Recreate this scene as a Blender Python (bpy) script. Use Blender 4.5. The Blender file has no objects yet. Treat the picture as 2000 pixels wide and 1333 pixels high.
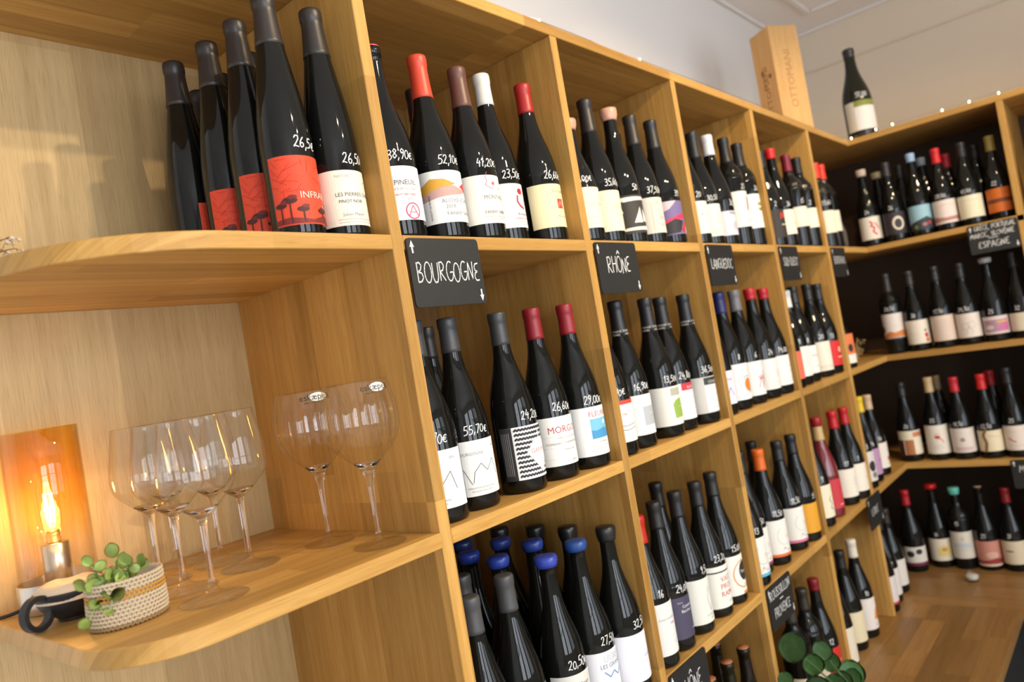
import bpy, bmesh, math, random
from mathutils import Vector, Matrix
random.seed(7)
PI = math.pi
scene = bpy.context.scene
COL = scene.collection

# ------------------------------------------------------------------ camera
cam_data = bpy.data.cameras.new('camera')
cam = bpy.data.objects.new('camera', cam_data)
COL.objects.link(cam)
cam_data.sensor_width = 36.0
cam_data.sensor_fit = 'HORIZONTAL'
cam_data.lens = 1469.9 / 2000 * 36.0
cam_data.clip_start = 0.02
RB = Matrix(((0.6385874839, 0.0879179490, -0.7645106014),
             (-0.7510912491, -0.1450736775, -0.6440617700),
             (-0.1675349543, 0.9855070078, -0.0266078325)))
cam.matrix_world = Matrix.Translation((-0.7006, -0.7738, 1.4792)) @ RB.to_4x4()
cam_data.dof.use_dof = True
cam_data.dof.focus_distance = 1.12
cam_data.dof.aperture_fstop = 3.8
scene.camera = cam
scene.cycles.transparent_max_bounces = 32

# ------------------------------------------------------------------ world, lights, exposure
world = bpy.data.worlds.new('world')
scene.world = world
world.use_nodes = True
wbg = world.node_tree.nodes['Background']
wbg.inputs[0].default_value = (0.80, 0.88, 1.0, 1)
wbg.inputs[1].default_value = 0.6

def area(name, loc, target, sx, sy, power, color):
    ld = bpy.data.lights.new(name, 'AREA')
    ld.shape = 'RECTANGLE'; ld.size = sx; ld.size_y = sy
    ld.energy = power; ld.color = color
    o = bpy.data.objects.new(name, ld); COL.objects.link(o)
    o.location = loc
    o.rotation_euler = (Vector(target) - Vector(loc)).to_track_quat('-Z', 'Y').to_euler()
    return o

def spot(name, loc, target, power, color, angle=60, blend=0.5, radius=0.03):
    ld = bpy.data.lights.new(name, 'SPOT')
    ld.energy = power; ld.color = color
    ld.spot_size = math.radians(angle); ld.spot_blend = blend
    ld.shadow_soft_size = radius
    o = bpy.data.objects.new(name, ld); COL.objects.link(o)
    o.location = loc
    o.rotation_euler = (Vector(target) - Vector(loc)).to_track_quat('-Z', 'Y').to_euler()
    return o

WARM = (1.0, 0.77, 0.46)
DAY = (0.84, 0.91, 1.0)
# daylight standing in the three openings of the street-side wall
for wx, wp in ((-1.55, 50), (0.05, 40), (1.65, 14)):
    area('window_daylight', (wx, -3.62, 1.55), (wx, 0, 1.55), 1.15, 1.9, wp, DAY)
# ceiling track spotlights
spot('track_spot', (0.78, -1.80, 2.70), (-0.10, 0.25, 1.85), 66, WARM, 58, 0.6, 0.022)
spot('track_spot', (0.30, -1.60, 2.74), (0.60, 0.10, 1.60), 44, WARM, 75, 0.6, 0.022)
spot('track_spot', (1.05, -0.95, 2.78), (1.60, 0.10, 1.50), 42, WARM, 80, 0.6, 0.022)
spot('track_spot', (1.75, -1.25, 2.78), (2.60, -0.20, 1.50), 34, WARM, 80, 0.6, 0.022)

vs = scene.view_settings
vs.view_transform = 'Standard'
try:
    vs.look = 'None'
except Exception:
    pass
vs.gamma = 1.0
vs.use_curve_mapping = False
vs.exposure = 0.32

# ------------------------------------------------------------------ materials
MATS = {}
def mat(name, color, rough=0.5, metal=0.0, spec=0.5, coat=0.0, emit=None, estr=0.0, bump=0.0, bscale=80.0):
    if name in MATS:
        return MATS[name]
    m = bpy.data.materials.new(name); m.use_nodes = True
    nt = m.node_tree; b = nt.nodes['Principled BSDF']
    b.inputs['Base Color'].default_value = (*color, 1)
    b.inputs['Roughness'].default_value = rough
    b.inputs['Metallic'].default_value = metal
    b.inputs['Specular IOR Level'].default_value = spec
    b.inputs['Coat Weight'].default_value = coat
    if emit:
        b.inputs['Emission Color'].default_value = (*emit, 1)
        b.inputs['Emission Strength'].default_value = estr
    if bump:
        n = nt.nodes.new('ShaderNodeTexNoise'); n.inputs['Scale'].default_value = bscale
        n.inputs['Detail'].default_value = 4
        bp = nt.nodes.new('ShaderNodeBump'); bp.inputs['Strength'].default_value = bump
        bp.inputs['Distance'].default_value = 0.002
        tc = nt.nodes.new('ShaderNodeTexCoord')
        nt.links.new(tc.outputs['Object'], n.inputs['Vector'])
        nt.links.new(n.outputs['Fac'], bp.inputs['Height'])
        nt.links.new(bp.outputs['Normal'], b.inputs['Normal'])
    MATS[name] = m
    return m

def srgb(r, g, b):
    f = lambda c: (c / 255 / 12.92) if c / 255 <= 0.04045 else ((c / 255 + 0.055) / 1.055) ** 2.4
    return (f(r), f(g), f(b))

def paint(r, g, b, rough=0.6):
    """flat colour given in display values"""
    return mat('ink_%d_%d_%d_%d' % (r, g, b, int(rough * 100)), srgb(r, g, b), rough)

def glass(name, color=(1, 1, 1), rough=0.0, ior=1.45):
    if name in MATS:
        return MATS[name]
    m = bpy.data.materials.new(name); m.use_nodes = True
    b = m.node_tree.nodes['Principled BSDF']
    b.inputs['Base Color'].default_value = (*color, 1)
    b.inputs['Roughness'].default_value = rough
    b.inputs['Transmission Weight'].default_value = 1.0
    b.inputs['IOR'].default_value = ior
    MATS[name] = m
    return m

def thin_glass(name, color=(1, 1, 1), ior=1.42):
    """a pane so thin that it reflects but hardly bends what is seen through it"""
    if name in MATS:
        return MATS[name]
    m = bpy.data.materials.new(name); m.use_nodes = True
    nt = m.node_tree; N = nt.nodes
    N.remove(N['Principled BSDF'])
    tr = N.new('ShaderNodeBsdfTransparent'); tr.inputs[0].default_value = (*color, 1)
    gl = N.new('ShaderNodeBsdfGlossy'); gl.inputs['Roughness'].default_value = 0.0
    lw = N.new('ShaderNodeLayerWeight'); lw.inputs['Blend'].default_value = 0.5
    pw = N.new('ShaderNodeMath'); pw.operation = 'POWER'; pw.inputs[1].default_value = 3.2
    f0 = ((ior - 1) / (ior + 1)) ** 2
    fr = N.new('ShaderNodeMath'); fr.operation = 'MULTIPLY_ADD'; fr.inputs[1].default_value = 0.62; fr.inputs[2].default_value = f0 * 1.7
    nt.links.new(lw.outputs['Facing'], pw.inputs[0]); nt.links.new(pw.outputs[0], fr.inputs[0])
    mx = N.new('ShaderNodeMixShader')
    nt.links.new(fr.outputs[0], mx.inputs[0]); nt.links.new(tr.outputs[0], mx.inputs[1]); nt.links.new(gl.outputs[0], mx.inputs[2])
    nt.links.new(mx.outputs[0], N['Material Output'].inputs[0])
    MATS[name] = m
    return m

def wood(name, axis, c1, c2, stave_w=0.045, stave_l=0.55, rough=0.42, tint=1.0, staves=True):
    """edge-glued oak: grain along one local axis, staves as slight tone changes, fine pores"""
    if name in MATS:
        return MATS[name]
    m = bpy.data.materials.new(name); m.use_nodes = True
    nt = m.node_tree; L = nt.links; N = nt.nodes
    b = N['Principled BSDF']
    tc = N.new('ShaderNodeTexCoord'); sep = N.new('ShaderNodeSeparateXYZ')
    L.new(tc.outputs['Object'], sep.inputs[0])
    oi = N.new('ShaderNodeObjectInfo')
    ad = N.new('ShaderNodeMath'); ad.operation = 'ADD'
    others = [i for i in range(3) if i != axis]
    L.new(sep.outputs[others[0]], ad.inputs[0]); L.new(sep.outputs[others[1]], ad.inputs[1])
    off = N.new('ShaderNodeMath'); off.operation = 'MULTIPLY_ADD'
    L.new(oi.outputs['Random'], off.inputs[0]); off.inputs[1].default_value = 7.3
    L.new(sep.outputs[axis], off.inputs[2])
    comb = N.new('ShaderNodeCombineXYZ')
    L.new(off.outputs[0], comb.inputs[0]); L.new(ad.outputs[0], comb.inputs[1])
    L.new(oi.outputs['Random'], comb.inputs[2])
    # grain
    mp = N.new('ShaderNodeMapping'); mp.inputs['Scale'].default_value = (3.0, 70.0, 40.0)
    L.new(comb.outputs[0], mp.inputs['Vector'])
    n1 = N.new('ShaderNodeTexNoise'); n1.inputs['Scale'].default_value = 1.0
    n1.inputs['Detail'].default_value = 6; n1.inputs['Roughness'].default_value = 0.65
    n1.inputs['Distortion'].default_value = 0.6
    L.new(mp.outputs[0], n1.inputs['Vector'])
    mp2 = N.new('ShaderNodeMapping'); mp2.inputs['Scale'].default_value = (22.0, 600.0, 300.0)
    L.new(comb.outputs[0], mp2.inputs['Vector'])
    n2 = N.new('ShaderNodeTexNoise'); n2.inputs['Scale'].default_value = 1.0
    n2.inputs['Detail'].default_value = 2
    L.new(mp2.outputs[0], n2.inputs['Vector'])
    ramp = N.new('ShaderNodeValToRGB')
    ramp.color_ramp.elements[0].position = 0.30; ramp.color_ramp.elements[0].color = (*c2, 1)
    ramp.color_ramp.elements[1].position = 0.70; ramp.color_ramp.elements[1].color = (*c1, 1)
    L.new(n1.outputs['Fac'], ramp.inputs[0])
    col = ramp.outputs[0]
    if staves:
        br = N.new('ShaderNodeTexBrick')
        br.inputs['Scale'].default_value = 1.0
        br.inputs['Brick Width'].default_value = stave_l
        br.inputs['Row Height'].default_value = stave_w
        br.inputs['Mortar Size'].default_value = 0.0
        br.offset = 0.37; br.offset_frequency = 1; br.squash_frequency = 3; br.squash = 0.8
        br.inputs['Color1'].default_value = (0.70, 0.67, 0.62, 1)
        br.inputs['Color2'].default_value = (1.12, 1.12, 1.12, 1)
        L.new(comb.outputs[0], br.inputs['Vector'])
        mx = N.new('ShaderNodeMix'); mx.data_type = 'RGBA'; mx.blend_type = 'MULTIPLY'
        mx.inputs['Factor'].default_value = 0.9
        L.new(col, mx.inputs['A']); L.new(br.outputs['Color'], mx.inputs['B'])
        col = mx.outputs['Result']
    r2 = N.new('ShaderNodeValToRGB')
    r2.color_ramp.elements[0].position = 0.28; r2.color_ramp.elements[0].color = (0.72, 0.68, 0.62, 1)
    r2.color_ramp.elements[1].position = 0.48; r2.color_ramp.elements[1].color = (1, 1, 1, 1)
    L.new(n2.outputs['Fac'], r2.inputs[0])
    mx2 = N.new('ShaderNodeMix'); mx2.data_type = 'RGBA'; mx2.blend_type = 'MULTIPLY'
    mx2.inputs['Factor'].default_value = 0.6
    L.new(col, mx2.inputs['A']); L.new(r2.outputs[0], mx2.inputs['B'])
    L.new(mx2.outputs['Result'], b.inputs['Base Color'])
    b.inputs['Roughness'].default_value = rough
    b.inputs['Specular IOR Level'].default_value = 0.35
    bp = N.new('ShaderNodeBump'); bp.inputs['Strength'].default_value = 0.12
    bp.inputs['Distance'].default_value = 0.001
    L.new(n2.outputs['Fac'], bp.inputs['Height']); L.new(bp.outputs['Normal'], b.inputs['Normal'])
    MATS[name] = m
    return m

OAK1 = (0.635, 0.368, 0.108); OAK2 = (0.475, 0.248, 0.056)
W_X = wood('oak_along_x', 0, OAK1, OAK2)
W_Y = wood('oak_along_y', 1, OAK1, OAK2)
W_Z = wood('oak_upright', 2, OAK1, OAK2, 0.05, 0.6)
PAN1 = (0.60, 0.42, 0.20); PAN2 = (0.49, 0.33, 0.145)
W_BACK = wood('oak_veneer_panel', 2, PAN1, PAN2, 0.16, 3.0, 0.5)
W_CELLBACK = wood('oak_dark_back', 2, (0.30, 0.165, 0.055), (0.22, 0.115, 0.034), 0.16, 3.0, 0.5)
W_BOX = wood('pine_box', 2, (0.70, 0.42, 0.17), (0.62, 0.35, 0.125), rough=0.55, staves=False)
BT1 = (0.34, 0.185, 0.060); BT2 = (0.24, 0.120, 0.036)
W_STX = wood('counter_oak_x', 0, BT1, BT2, staves=False, rough=0.35)
W_STY = wood('counter_oak_y', 1, BT1, BT2, staves=False, rough=0.35)
# each stave carries its own tone
for wm in (W_STX, W_STY):
    nt = wm.node_tree
    b = nt.nodes['Principled BSDF']
    src = b.inputs['Base Color'].links[0].from_socket
    oi = nt.nodes.new('ShaderNodeObjectInfo')
    mr = nt.nodes.new('ShaderNodeMapRange')
    mr.inputs['To Min'].default_value = 0.72; mr.inputs['To Max'].default_value = 1.22
    nt.links.new(oi.outputs['Random'], mr.inputs['Value'])
    vm = nt.nodes.new('ShaderNodeVectorMath'); vm.operation = 'SCALE'
    nt.links.new(src, vm.inputs[0]); nt.links.new(mr.outputs[0], vm.inputs['Scale'])
    nt.links.new(vm.outputs[0], b.inputs['Base Color'])

M_BOTTLE = mat('bottle_glass_black', (0.0065, 0.0068, 0.0058), 0.04, spec=0.34)
M_BOTTLE_BROWN = mat('bottle_glass_brown', (0.011, 0.008, 0.005), 0.045, spec=0.36)
M_BOTTLE_OLIVE = mat('bottle_glass_olive', (0.011, 0.012, 0.006), 0.045, spec=0.36)
M_ROSE = mat('bottle_glass_rose', (0.16, 0.02, 0.025), 0.06, spec=0.55, coat=0.3)
M_WHITE_INK = mat('white_marker', (0.82, 0.82, 0.80), 0.6)
M_BLACKBOARD = mat('chalkboard_black', (0.014, 0.014, 0.014), 0.55, bump=0.15, bscale=300)
M_WALL_BEIGE = mat('plaster_wall_beige', (0.76, 0.665, 0.53), 0.9, bump=0.05, bscale=30)
M_WALL = mat('plaster_wall', (0.78, 0.765, 0.75), 0.9, bump=0.05, bscale=30)
M_CEIL = mat('plaster_ceiling', (0.90, 0.87, 0.85), 0.9, bump=0.05, bscale=30)
M_TRIM = mat('plaster_moulding', (0.84, 0.82, 0.79), 0.8)
M_FLOOR = mat('floor_pale_bounce', (0.66, 0.58, 0.46), 0.5, bump=0.1, bscale=10)  # warm pale floor, lightened to bounce more light up under the shelves
M_DARKBACK = mat('dark_brown_back', (0.055, 0.030, 0.014), 0.6, bump=0.1)  # deep brown, much darker than the oak boards
M_STEEL = mat('brushed_steel', (0.62, 0.60, 0.57), 0.28, metal=1.0)
M_BLACK = mat('matt_black_ceramic', (0.014, 0.014, 0.015), 0.55)
M_CLEAR = glass('clear_glass')
M_THIN = thin_glass('thin_clear_glass', (0.985, 0.985, 0.98))

# ------------------------------------------------------------------ mesh helpers
def to_mesh(bm, name, smooth=False):
    me = bpy.data.meshes.new(name)
    bm.normal_update()
    bm.to_mesh(me); bm.free()
    if smooth:
        for p in me.polygons:
            p.use_smooth = True
    return me

def obj(name, data, m=None, parent=None, loc=None, rotz=0.0):
    """link one mesh as one object"""
    if isinstance(data, bmesh.types.BMesh):
        data = to_mesh(data, name)
    o = bpy.data.objects.new(name, data)
    COL.objects.link(o)
    if m is not None:
        if len(data.materials) == 0:
            data.materials.append(m)
            o.material_slots[0].material = m
        else:
            o.material_slots[0].link = 'OBJECT'
            o.material_slots[0].material = m
    if parent is not None:
        o.parent = parent
    if loc is not None:
        o.location = loc
    o.rotation_euler = (0, 0, rotz)
    return o

def thing(name, label, cat, loc=(0, 0, 0), rotz=0.0, group=None):
    o = bpy.data.objects.new(name, None)
    o.empty_display_size = 0.02
    COL.objects.link(o)
    o.location = loc; o.rotation_euler = (0, 0, rotz)
    o['label'] = label; o['category'] = cat
    if group:
        o['group'] = group
    return o

def tag(o, label, cat, group=None):
    o['label'] = label; o['category'] = cat
    if group:
        o['group'] = group
    return o

def struct(name, bm, m, label=None):
    o = obj(name, bm, m)
    o['kind'] = 'structure'
    if label:
        o['label'] = label
    return o

def add_box(bm, x0, x1, y0, y1, z0, z1, bevel=0.0, seg=1):
    r = bmesh.ops.create_cube(bm, size=1.0)
    vsn = r['verts']
    for v in vsn:
        v.co = Vector(((x0 + x1) / 2 + v.co.x * (x1 - x0), (y0 + y1) / 2 + v.co.y * (y1 - y0), (z0 + z1) / 2 + v.co.z * (z1 - z0)))
    if bevel > 0:
        es = list({e for v in vsn for e in v.link_edges})
        bmesh.ops.bevel(bm, geom=es, offset=bevel, segments=seg, profile=0.5, affect='EDGES')
    return bm

def boxm(x0, x1, y0, y1, z0, z1, bevel=0.0, seg=1):
    return add_box(bmesh.new(), x0, x1, y0, y1, z0, z1, bevel, seg)

def board(name, x0, x1, y0, y1, z0, z1, m, parent, bevel=0.0012):
    """a board whose own origin is its centre"""
    c = ((x0 + x1) / 2, (y0 + y1) / 2, (z0 + z1) / 2)
    bm = boxm(x0 - c[0], x1 - c[0], y0 - c[1], y1 - c[1], z0 - c[2], z1 - c[2], bevel)
    o = obj(name, bm, m, parent)
    p = parent.location if parent else Vector((0, 0, 0))
    o.location = Vector(c) - Vector(p)
    return o

def lathe(profile, seg=32, rfun=None, cap=False):
    bm = bmesh.new()
    rings = []
    for (r, z) in profile:
        if r < 1e-6:
            rings.append([bm.verts.new((0, 0, z))])
        else:
            ring = []
            for k in range(seg):
                a = 2 * PI * k / seg
                rr = rfun(r, z, a) if rfun else r
                ring.append(bm.verts.new((rr * math.cos(a), rr * math.sin(a), z)))
            rings.append(ring)
    for A, B in zip(rings[:-1], rings[1:]):
        for k in range(seg):
            k2 = (k + 1) % seg
            if len(A) == 1 and len(B) == 1:
                continue
            if len(A) == 1:
                bm.faces.new((A[0], B[k2], B[k]))
            elif len(B) == 1:
                bm.faces.new((A[k], A[k2], B[0]))
            else:
                bm.faces.new((A[k], A[k2], B[k2], B[k]))
    bmesh.ops.recalc_face_normals(bm, faces=bm.faces)
    return bm

def tube(bm, pts, r, seg=6, r2=None):
    """a tube along points"""
    pts = [Vector(p) for p in pts]
    n = len(pts)
    rings = []
    up = Vector((0.13, 0.21, 0.97)).normalized()
    for i, p in enumerate(pts):
        d = (pts[min(i + 1, n - 1)] - pts[max(i - 1, 0)]).normalized()
        a = d.cross(up)
        if a.length < 1e-4:
            a = d.cross(Vector((1, 0, 0)))
        a.normalize(); b = d.cross(a).normalized()
        rr = r if r2 is None else r + (r2 - r) * i / (n - 1)
        rings.append([bm.verts.new(p + (a * math.cos(2 * PI * k / seg) + b * math.sin(2 * PI * k / seg)) * rr) for k in range(seg)])
    for A, B in zip(rings[:-1], rings[1:]):
        for k in range(seg):
            bm.faces.new((A[k], A[(k + 1) % seg], B[(k + 1) % seg], B[k]))
    bm.faces.new(rings[0][::-1]); bm.faces.new(rings[-1])
    return bm

def bez(p0, p1, p2, p3, n=12):
    out = []
    for i in range(n + 1):
        t = i / n; u = 1 - t
        out.append(Vector(p0) * u ** 3 + Vector(p1) * 3 * u * u * t + Vector(p2) * 3 * u * t * t + Vector(p3) * t ** 3)
    return out

# ------------------------------------------------------------------ lettering
def arcp(cx, cy, rx, ry, a0, a1, n=8):
    return [(cx + rx * math.cos(math.radians(a0 + (a1 - a0) * i / n)), cy + ry * math.sin(math.radians(a0 + (a1 - a0) * i / n))) for i in range(n + 1)]

G = {}
G['A'] = (0.62, [[(0, 0), (0.30, 1), (0.60, 0)], [(0.10, 0.36), (0.52, 0.36)]])
G['B'] = (0.60, [[(0.05, 1), (0.08, 0)], [(0.0, 0.96), (0.30, 1.0), (0.46, 0.84), (0.36, 0.62), (0.10, 0.52), (0.44, 0.46), (0.56, 0.24), (0.38, 0.04), (0.08, 0)]])
G['C'] = (0.55, [arcp(0.34, 0.5, 0.32, 0.5, 55, 310, 12)])
G['D'] = (0.60, [[(0.05, 1), (0.06, 0)], [(0.0, 0.98), (0.30, 0.95), (0.56, 0.66), (0.54, 0.30), (0.32, 0.04), (0.05, 0)]])
G['E'] = (0.52, [[(0.46, 0.98), (0.16, 0.94), (0.05, 0.76), (0.10, 0.58), (0.36, 0.52), (0.08, 0.42), (0.02, 0.20), (0.16, 0.02), (0.48, 0.04)]])
G['G'] = (0.62, [arcp(0.34, 0.5, 0.32, 0.5, 60, 350, 12) + [(0.62, 0.46), (0.36, 0.44)]])
G['H'] = (0.60, [[(0.05, 1), (0.08, 0)], [(0.54, 1), (0.52, 0)], [(0.06, 0.52), (0.54, 0.54)]])
G['I'] = (0.18, [[(0.08, 1), (0.09, 0)]])
G['L'] = (0.46, [[(0.06, 1), (0.05, 0.04), (0.44, 0.0)]])
G['M'] = (0.74, [[(0.02, 0), (0.12, 1), (0.36, 0.35), (0.60, 1), (0.70, 0)]])
G['N'] = (0.60, [[(0.04, 0), (0.08, 1), (0.50, 0.04), (0.56, 1)]])
G['O'] = (0.64, [arcp(0.32, 0.5, 0.30, 0.5, 100, 460, 16)])
G['P'] = (0.54, [[(0.06, 1), (0.08, 0)], [(0.0, 0.96), (0.32, 1.0), (0.50, 0.80), (0.40, 0.56), (0.08, 0.46)]])
G['Q'] = (0.66, [arcp(0.32, 0.5, 0.30, 0.5, 100, 460, 16), [(0.40, 0.22), (0.64, -0.06)]])
G['R'] = (0.60, [[(0.06, 1), (0.08, 0)], [(0.0, 0.95), (0.32, 1.0), (0.50, 0.80), (0.38, 0.56), (0.10, 0.48), (0.56, 0.0)]])
G['S'] = (0.52, [[(0.46, 0.88), (0.28, 1.0), (0.08, 0.86), (0.10, 0.64), (0.38, 0.46), (0.48, 0.24), (0.30, 0.02), (0.04, 0.10)]])
G['T'] = (0.54, [[(0.0, 0.98), (0.54, 1.0)], [(0.27, 1), (0.27, 0)]])
G['U'] = (0.60, [[(0.04, 1), (0.06, 0.26), (0.20, 0.02), (0.42, 0.04), (0.54, 0.28), (0.56, 1)]])
G['V'] = (0.58, [[(0.0, 1), (0.28, 0), (0.58, 1)]])
G['X'] = (0.58, [[(0.0, 1), (0.56, 0)], [(0.54, 1), (0.02, 0)]])
G['Y'] = (0.56, [[(0.0, 1), (0.28, 0.5)], [(0.56, 1), (0.16, 0)]])
G['-'] = (0.36, [[(0.04, 0.5), (0.30, 0.5)]])
G[','] = (0.20, [[(0.12, 0.12), (0.04, -0.18)]])
G['0'] = (0.48, [arcp(0.22, 0.42, 0.20, 0.42, 100, 460, 14)])
G['1'] = (0.30, [[(0.0, 0.72), (0.18, 1.0), (0.14, 0)]])
G['2'] = (0.50, [[(0.04, 0.78), (0.14, 0.98), (0.36, 0.96), (0.40, 0.70), (0.20, 0.30), (0.02, 0.04), (0.16, 0.10), (0.48, 0.0)]])
G['3'] = (0.50, [[(0.04, 0.92), (0.26, 1.0), (0.42, 0.82), (0.30, 0.60), (0.14, 0.54), (0.38, 0.46), (0.46, 0.22), (0.26, 0.0), (0.02, 0.08)]])
G['4'] = (0.50, [[(0.20, 1.0), (0.02, 0.42), (0.46, 0.44)], [(0.36, 0.70), (0.34, -0.06)]])
G['5'] = (0.50, [[(0.46, 1.0), (0.12, 0.98), (0.08, 0.58), (0.32, 0.60), (0.46, 0.36), (0.36, 0.08), (0.04, 0.02)]])
G['6'] = (0.48, [[(0.34, 1.0), (0.10, 0.62), (0.04, 0.26), (0.18, 0.02), (0.38, 0.10), (0.42, 0.36), (0.26, 0.48), (0.06, 0.34)]])
G['7'] = (0.46, [[(0.02, 0.96), (0.44, 1.0), (0.16, 0.0)]])
G['8'] = (0.48, [[(0.24, 0.54), (0.06, 0.76), (0.22, 1.0), (0.40, 0.78), (0.24, 0.54), (0.04, 0.26), (0.22, 0.0), (0.44, 0.24), (0.24, 0.54)]])
G['9'] = (0.46, [[(0.40, 0.80), (0.22, 1.0), (0.04, 0.78), (0.16, 0.54), (0.38, 0.64), (0.40, 0.86), (0.34, 0.30), (0.18, -0.04)]])
G['\u20ac'] = (0.50, [arcp(0.30, 0.36, 0.24, 0.34, 60, 310, 9), [(0.0, 0.44), (0.36, 0.46)], [(0.0, 0.28), (0.32, 0.30)]])
G[' '] = (0.36, [])
ACC = {'\u00d4': ('O', [[(0.14, 1.16), (0.34, 1.36), (0.50, 1.16)]]), '\u00c8': ('E', [[(0.14, 1.34), (0.34, 1.14)]]), '\u00c9': ('E', [[(0.16, 1.12), (0.36, 1.34)]])}
for k_, (b_, s_) in ACC.items():
    G[k_] = (G[b_][0], G[b_][1] + s_)

def ribbon(bm, pts, w):
    """a flat pen stroke with rounded ends in the XY plane"""
    h = w / 2
    for (a, b) in zip(pts[:-1], pts[1:]):
        a = Vector((*a, 0)); b = Vector((*b, 0))
        d = b - a
        if d.length < 1e-7:
            continue
        d.normalize(); n = Vector((-d.y, d.x, 0)) * h
        e = d * h * 0.5
        bm.faces.new([bm.verts.new(v) for v in (a - n - e * 0, b - n, b - n * 0.5 + e, b + n * 0.5 + e, b + n, a + n, a + n * 0.5 - e, a - n * 0.5 - e)])

def pen_text(s, size, pen, slant=0.06, track=0.10, jitter=0.03, seed=1):
    """handwriting: returns bmesh in XY (origin at left baseline) and its width"""
    rnd = random.Random(seed)
    bm = bmesh.new()
    x = 0.0
    for ch in s:
        w, strokes = G.get(ch, G[' '])
        jy = rnd.uniform(-jitter, jitter); js = 1 + rnd.uniform(-jitter, jitter)
        for st in strokes:
            ribbon(bm, [((x + (px + py * slant) * js) * size, (py * js + jy) * size) for px, py in st], pen)
        x += w + track
    return bm, x * size

FONT_CACHE = {}
def print_text(s, size):
    """printed type from the built-in typeface: flat mesh data as (verts, faces, width)"""
    if s not in FONT_CACHE:
        cu = bpy.data.curves.new('type', 'FONT')
        cu.body = s; cu.size = 1.0; cu.resolution_u = 2
        o = bpy.data.objects.new('type', cu)
        COL.objects.link(o)
        dg = bpy.context.evaluated_depsgraph_get()
        me = bpy.data.meshes.new_from_object(o.evaluated_get(dg))
        vv = [tuple(v.co) for v in me.vertices]; ff = [tuple(p.vertices) for p in me.polygons]
        bpy.data.objects.remove(o); bpy.data.curves.remove(cu); bpy.data.meshes.remove(me)
        wd = max([v[0] for v in vv] + [0.01])
        FONT_CACHE[s] = (vv, ff, wd)
    vv, ff, wd = FONT_CACHE[s]
    return [(v[0] * size, v[1] * size) for v in vv], ff, wd * size

# flat drawings: every element adds faces to a bmesh in (u, v) metres with a material index and a layer
class Drawing:
    def __init__(self):
        self.bm = bmesh.new(); self.mats = []; self.layer = 1
    def slot(self, m):
        if m not in self.mats:
            self.mats.append(m)
        return self.mats.index(m)
    def face(self, pts, m):
        i = self.slot(m)
        f = self.bm.faces.new([self.bm.verts.new((p[0], p[1], self.layer)) for p in pts])
        f.material_index = i
    def take(self, bm, dx, dy, m):
        i = self.slot(m)
        vm = {v: self.bm.verts.new((v.co.x + dx, v.co.y + dy, self.layer)) for v in bm.verts}
        for f in bm.faces:
            g = self.bm.faces.new([vm[v] for v in f.verts]); g.material_index = i
        bm.free()
    def draw(self, art):
        for a in art:
            k = a[0]
            if k == 'rect':
                _, u0, v0, u1, v1, m = a
                self.face([(u0, v0), (u1, v0), (u1, v1), (u0, v1)], m)
            elif k == 'poly':
                self.face(a[1], a[2])
            elif k == 'disc':
                _, u, v, rx, ry, m = a
                self.face(arcp(u, v, rx, ry, 0, 360 - 20, 17), m)
            elif k == 'ring':
                _, u, v, r, w, m = a
                bm = bmesh.new(); ribbon(bm, arcp(u, v, r, r, 0, 360, 24), w); self.take(bm, 0, 0, m)
            elif k == 'line':
                bm = bmesh.new(); ribbon(bm, a[1], a[2]); self.take(bm, 0, 0, a[3])
            elif k == 'text':
                _, s, size, u, v, m = a[:6]
                al = a[6] if len(a) > 6 else 'c'
                vv, ff, wd = print_text(s, size)
                ox = u - (wd / 2 if al == 'c' else 0)
                i = self.slot(m)
                bv = [self.bm.verts.new((p[0] + ox, p[1] + v, self.layer)) for p in vv]
                for f in ff:
                    try:
                        g = self.bm.faces.new([bv[q] for q in f]); g.material_index = i
                    except ValueError:
                        pass
            elif k == 'pen':
                _, s, size, u, v, m, pen = a
                bm, wd = pen_text(s, size, pen, seed=len(s) * 7 + int(u * 1e4))
                self.take(bm, u - wd / 2, v, m)
            elif k == 'vtext':
                _, s, size, u, v, m = a
                vv, ff, wd = print_text(s, size)
                i = self.slot(m)
                bv = [self.bm.verts.new((u - p[1], v + p[0], self.layer)) for p in vv]
                for f in ff:
                    try:
                        g = self.bm.faces.new([bv[q] for q in f]); g.material_index = i
                    except ValueError:
                        pass
            self.layer += 1
    def slices(self, du=0.004):
        us = [v.co.x for v in self.bm.verts]
        if not us:
            return
        u = math.floor(min(us) / du) * du + du
        while u < max(us):
            bmesh.ops.bisect_plane(self.bm, geom=self.bm.verts[:] + self.bm.edges[:] + self.bm.faces[:], plane_co=(u, 0, 0), plane_no=(1, 0, 0), dist=1e-7)
            u += du
    def wrapped(self, name, rfun, step=0.00010):
        """bend onto a body of revolution; u is arc length about the -Y direction, v is height"""
        self.slices()
        for v in self.bm.verts:
            r0 = rfun(v.co.y)
            r = r0 + step * min(v.co.z, 9)
            a = -PI / 2 + v.co.x / r0
            v.co = Vector((r * math.cos(a), r * math.sin(a), v.co.y))
        return self.mesh(name)
    def flat(self, name, step=0.00015):
        """stand upright facing -Y"""
        for v in self.bm.verts:
            v.co = Vector((v.co.x, -step * v.co.z, v.co.y))
        return self.mesh(name)
    def mesh(self, name):
        me = to_mesh(self.bm, name)
        for m in self.mats:
            me.materials.append(m)
        return me

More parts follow.
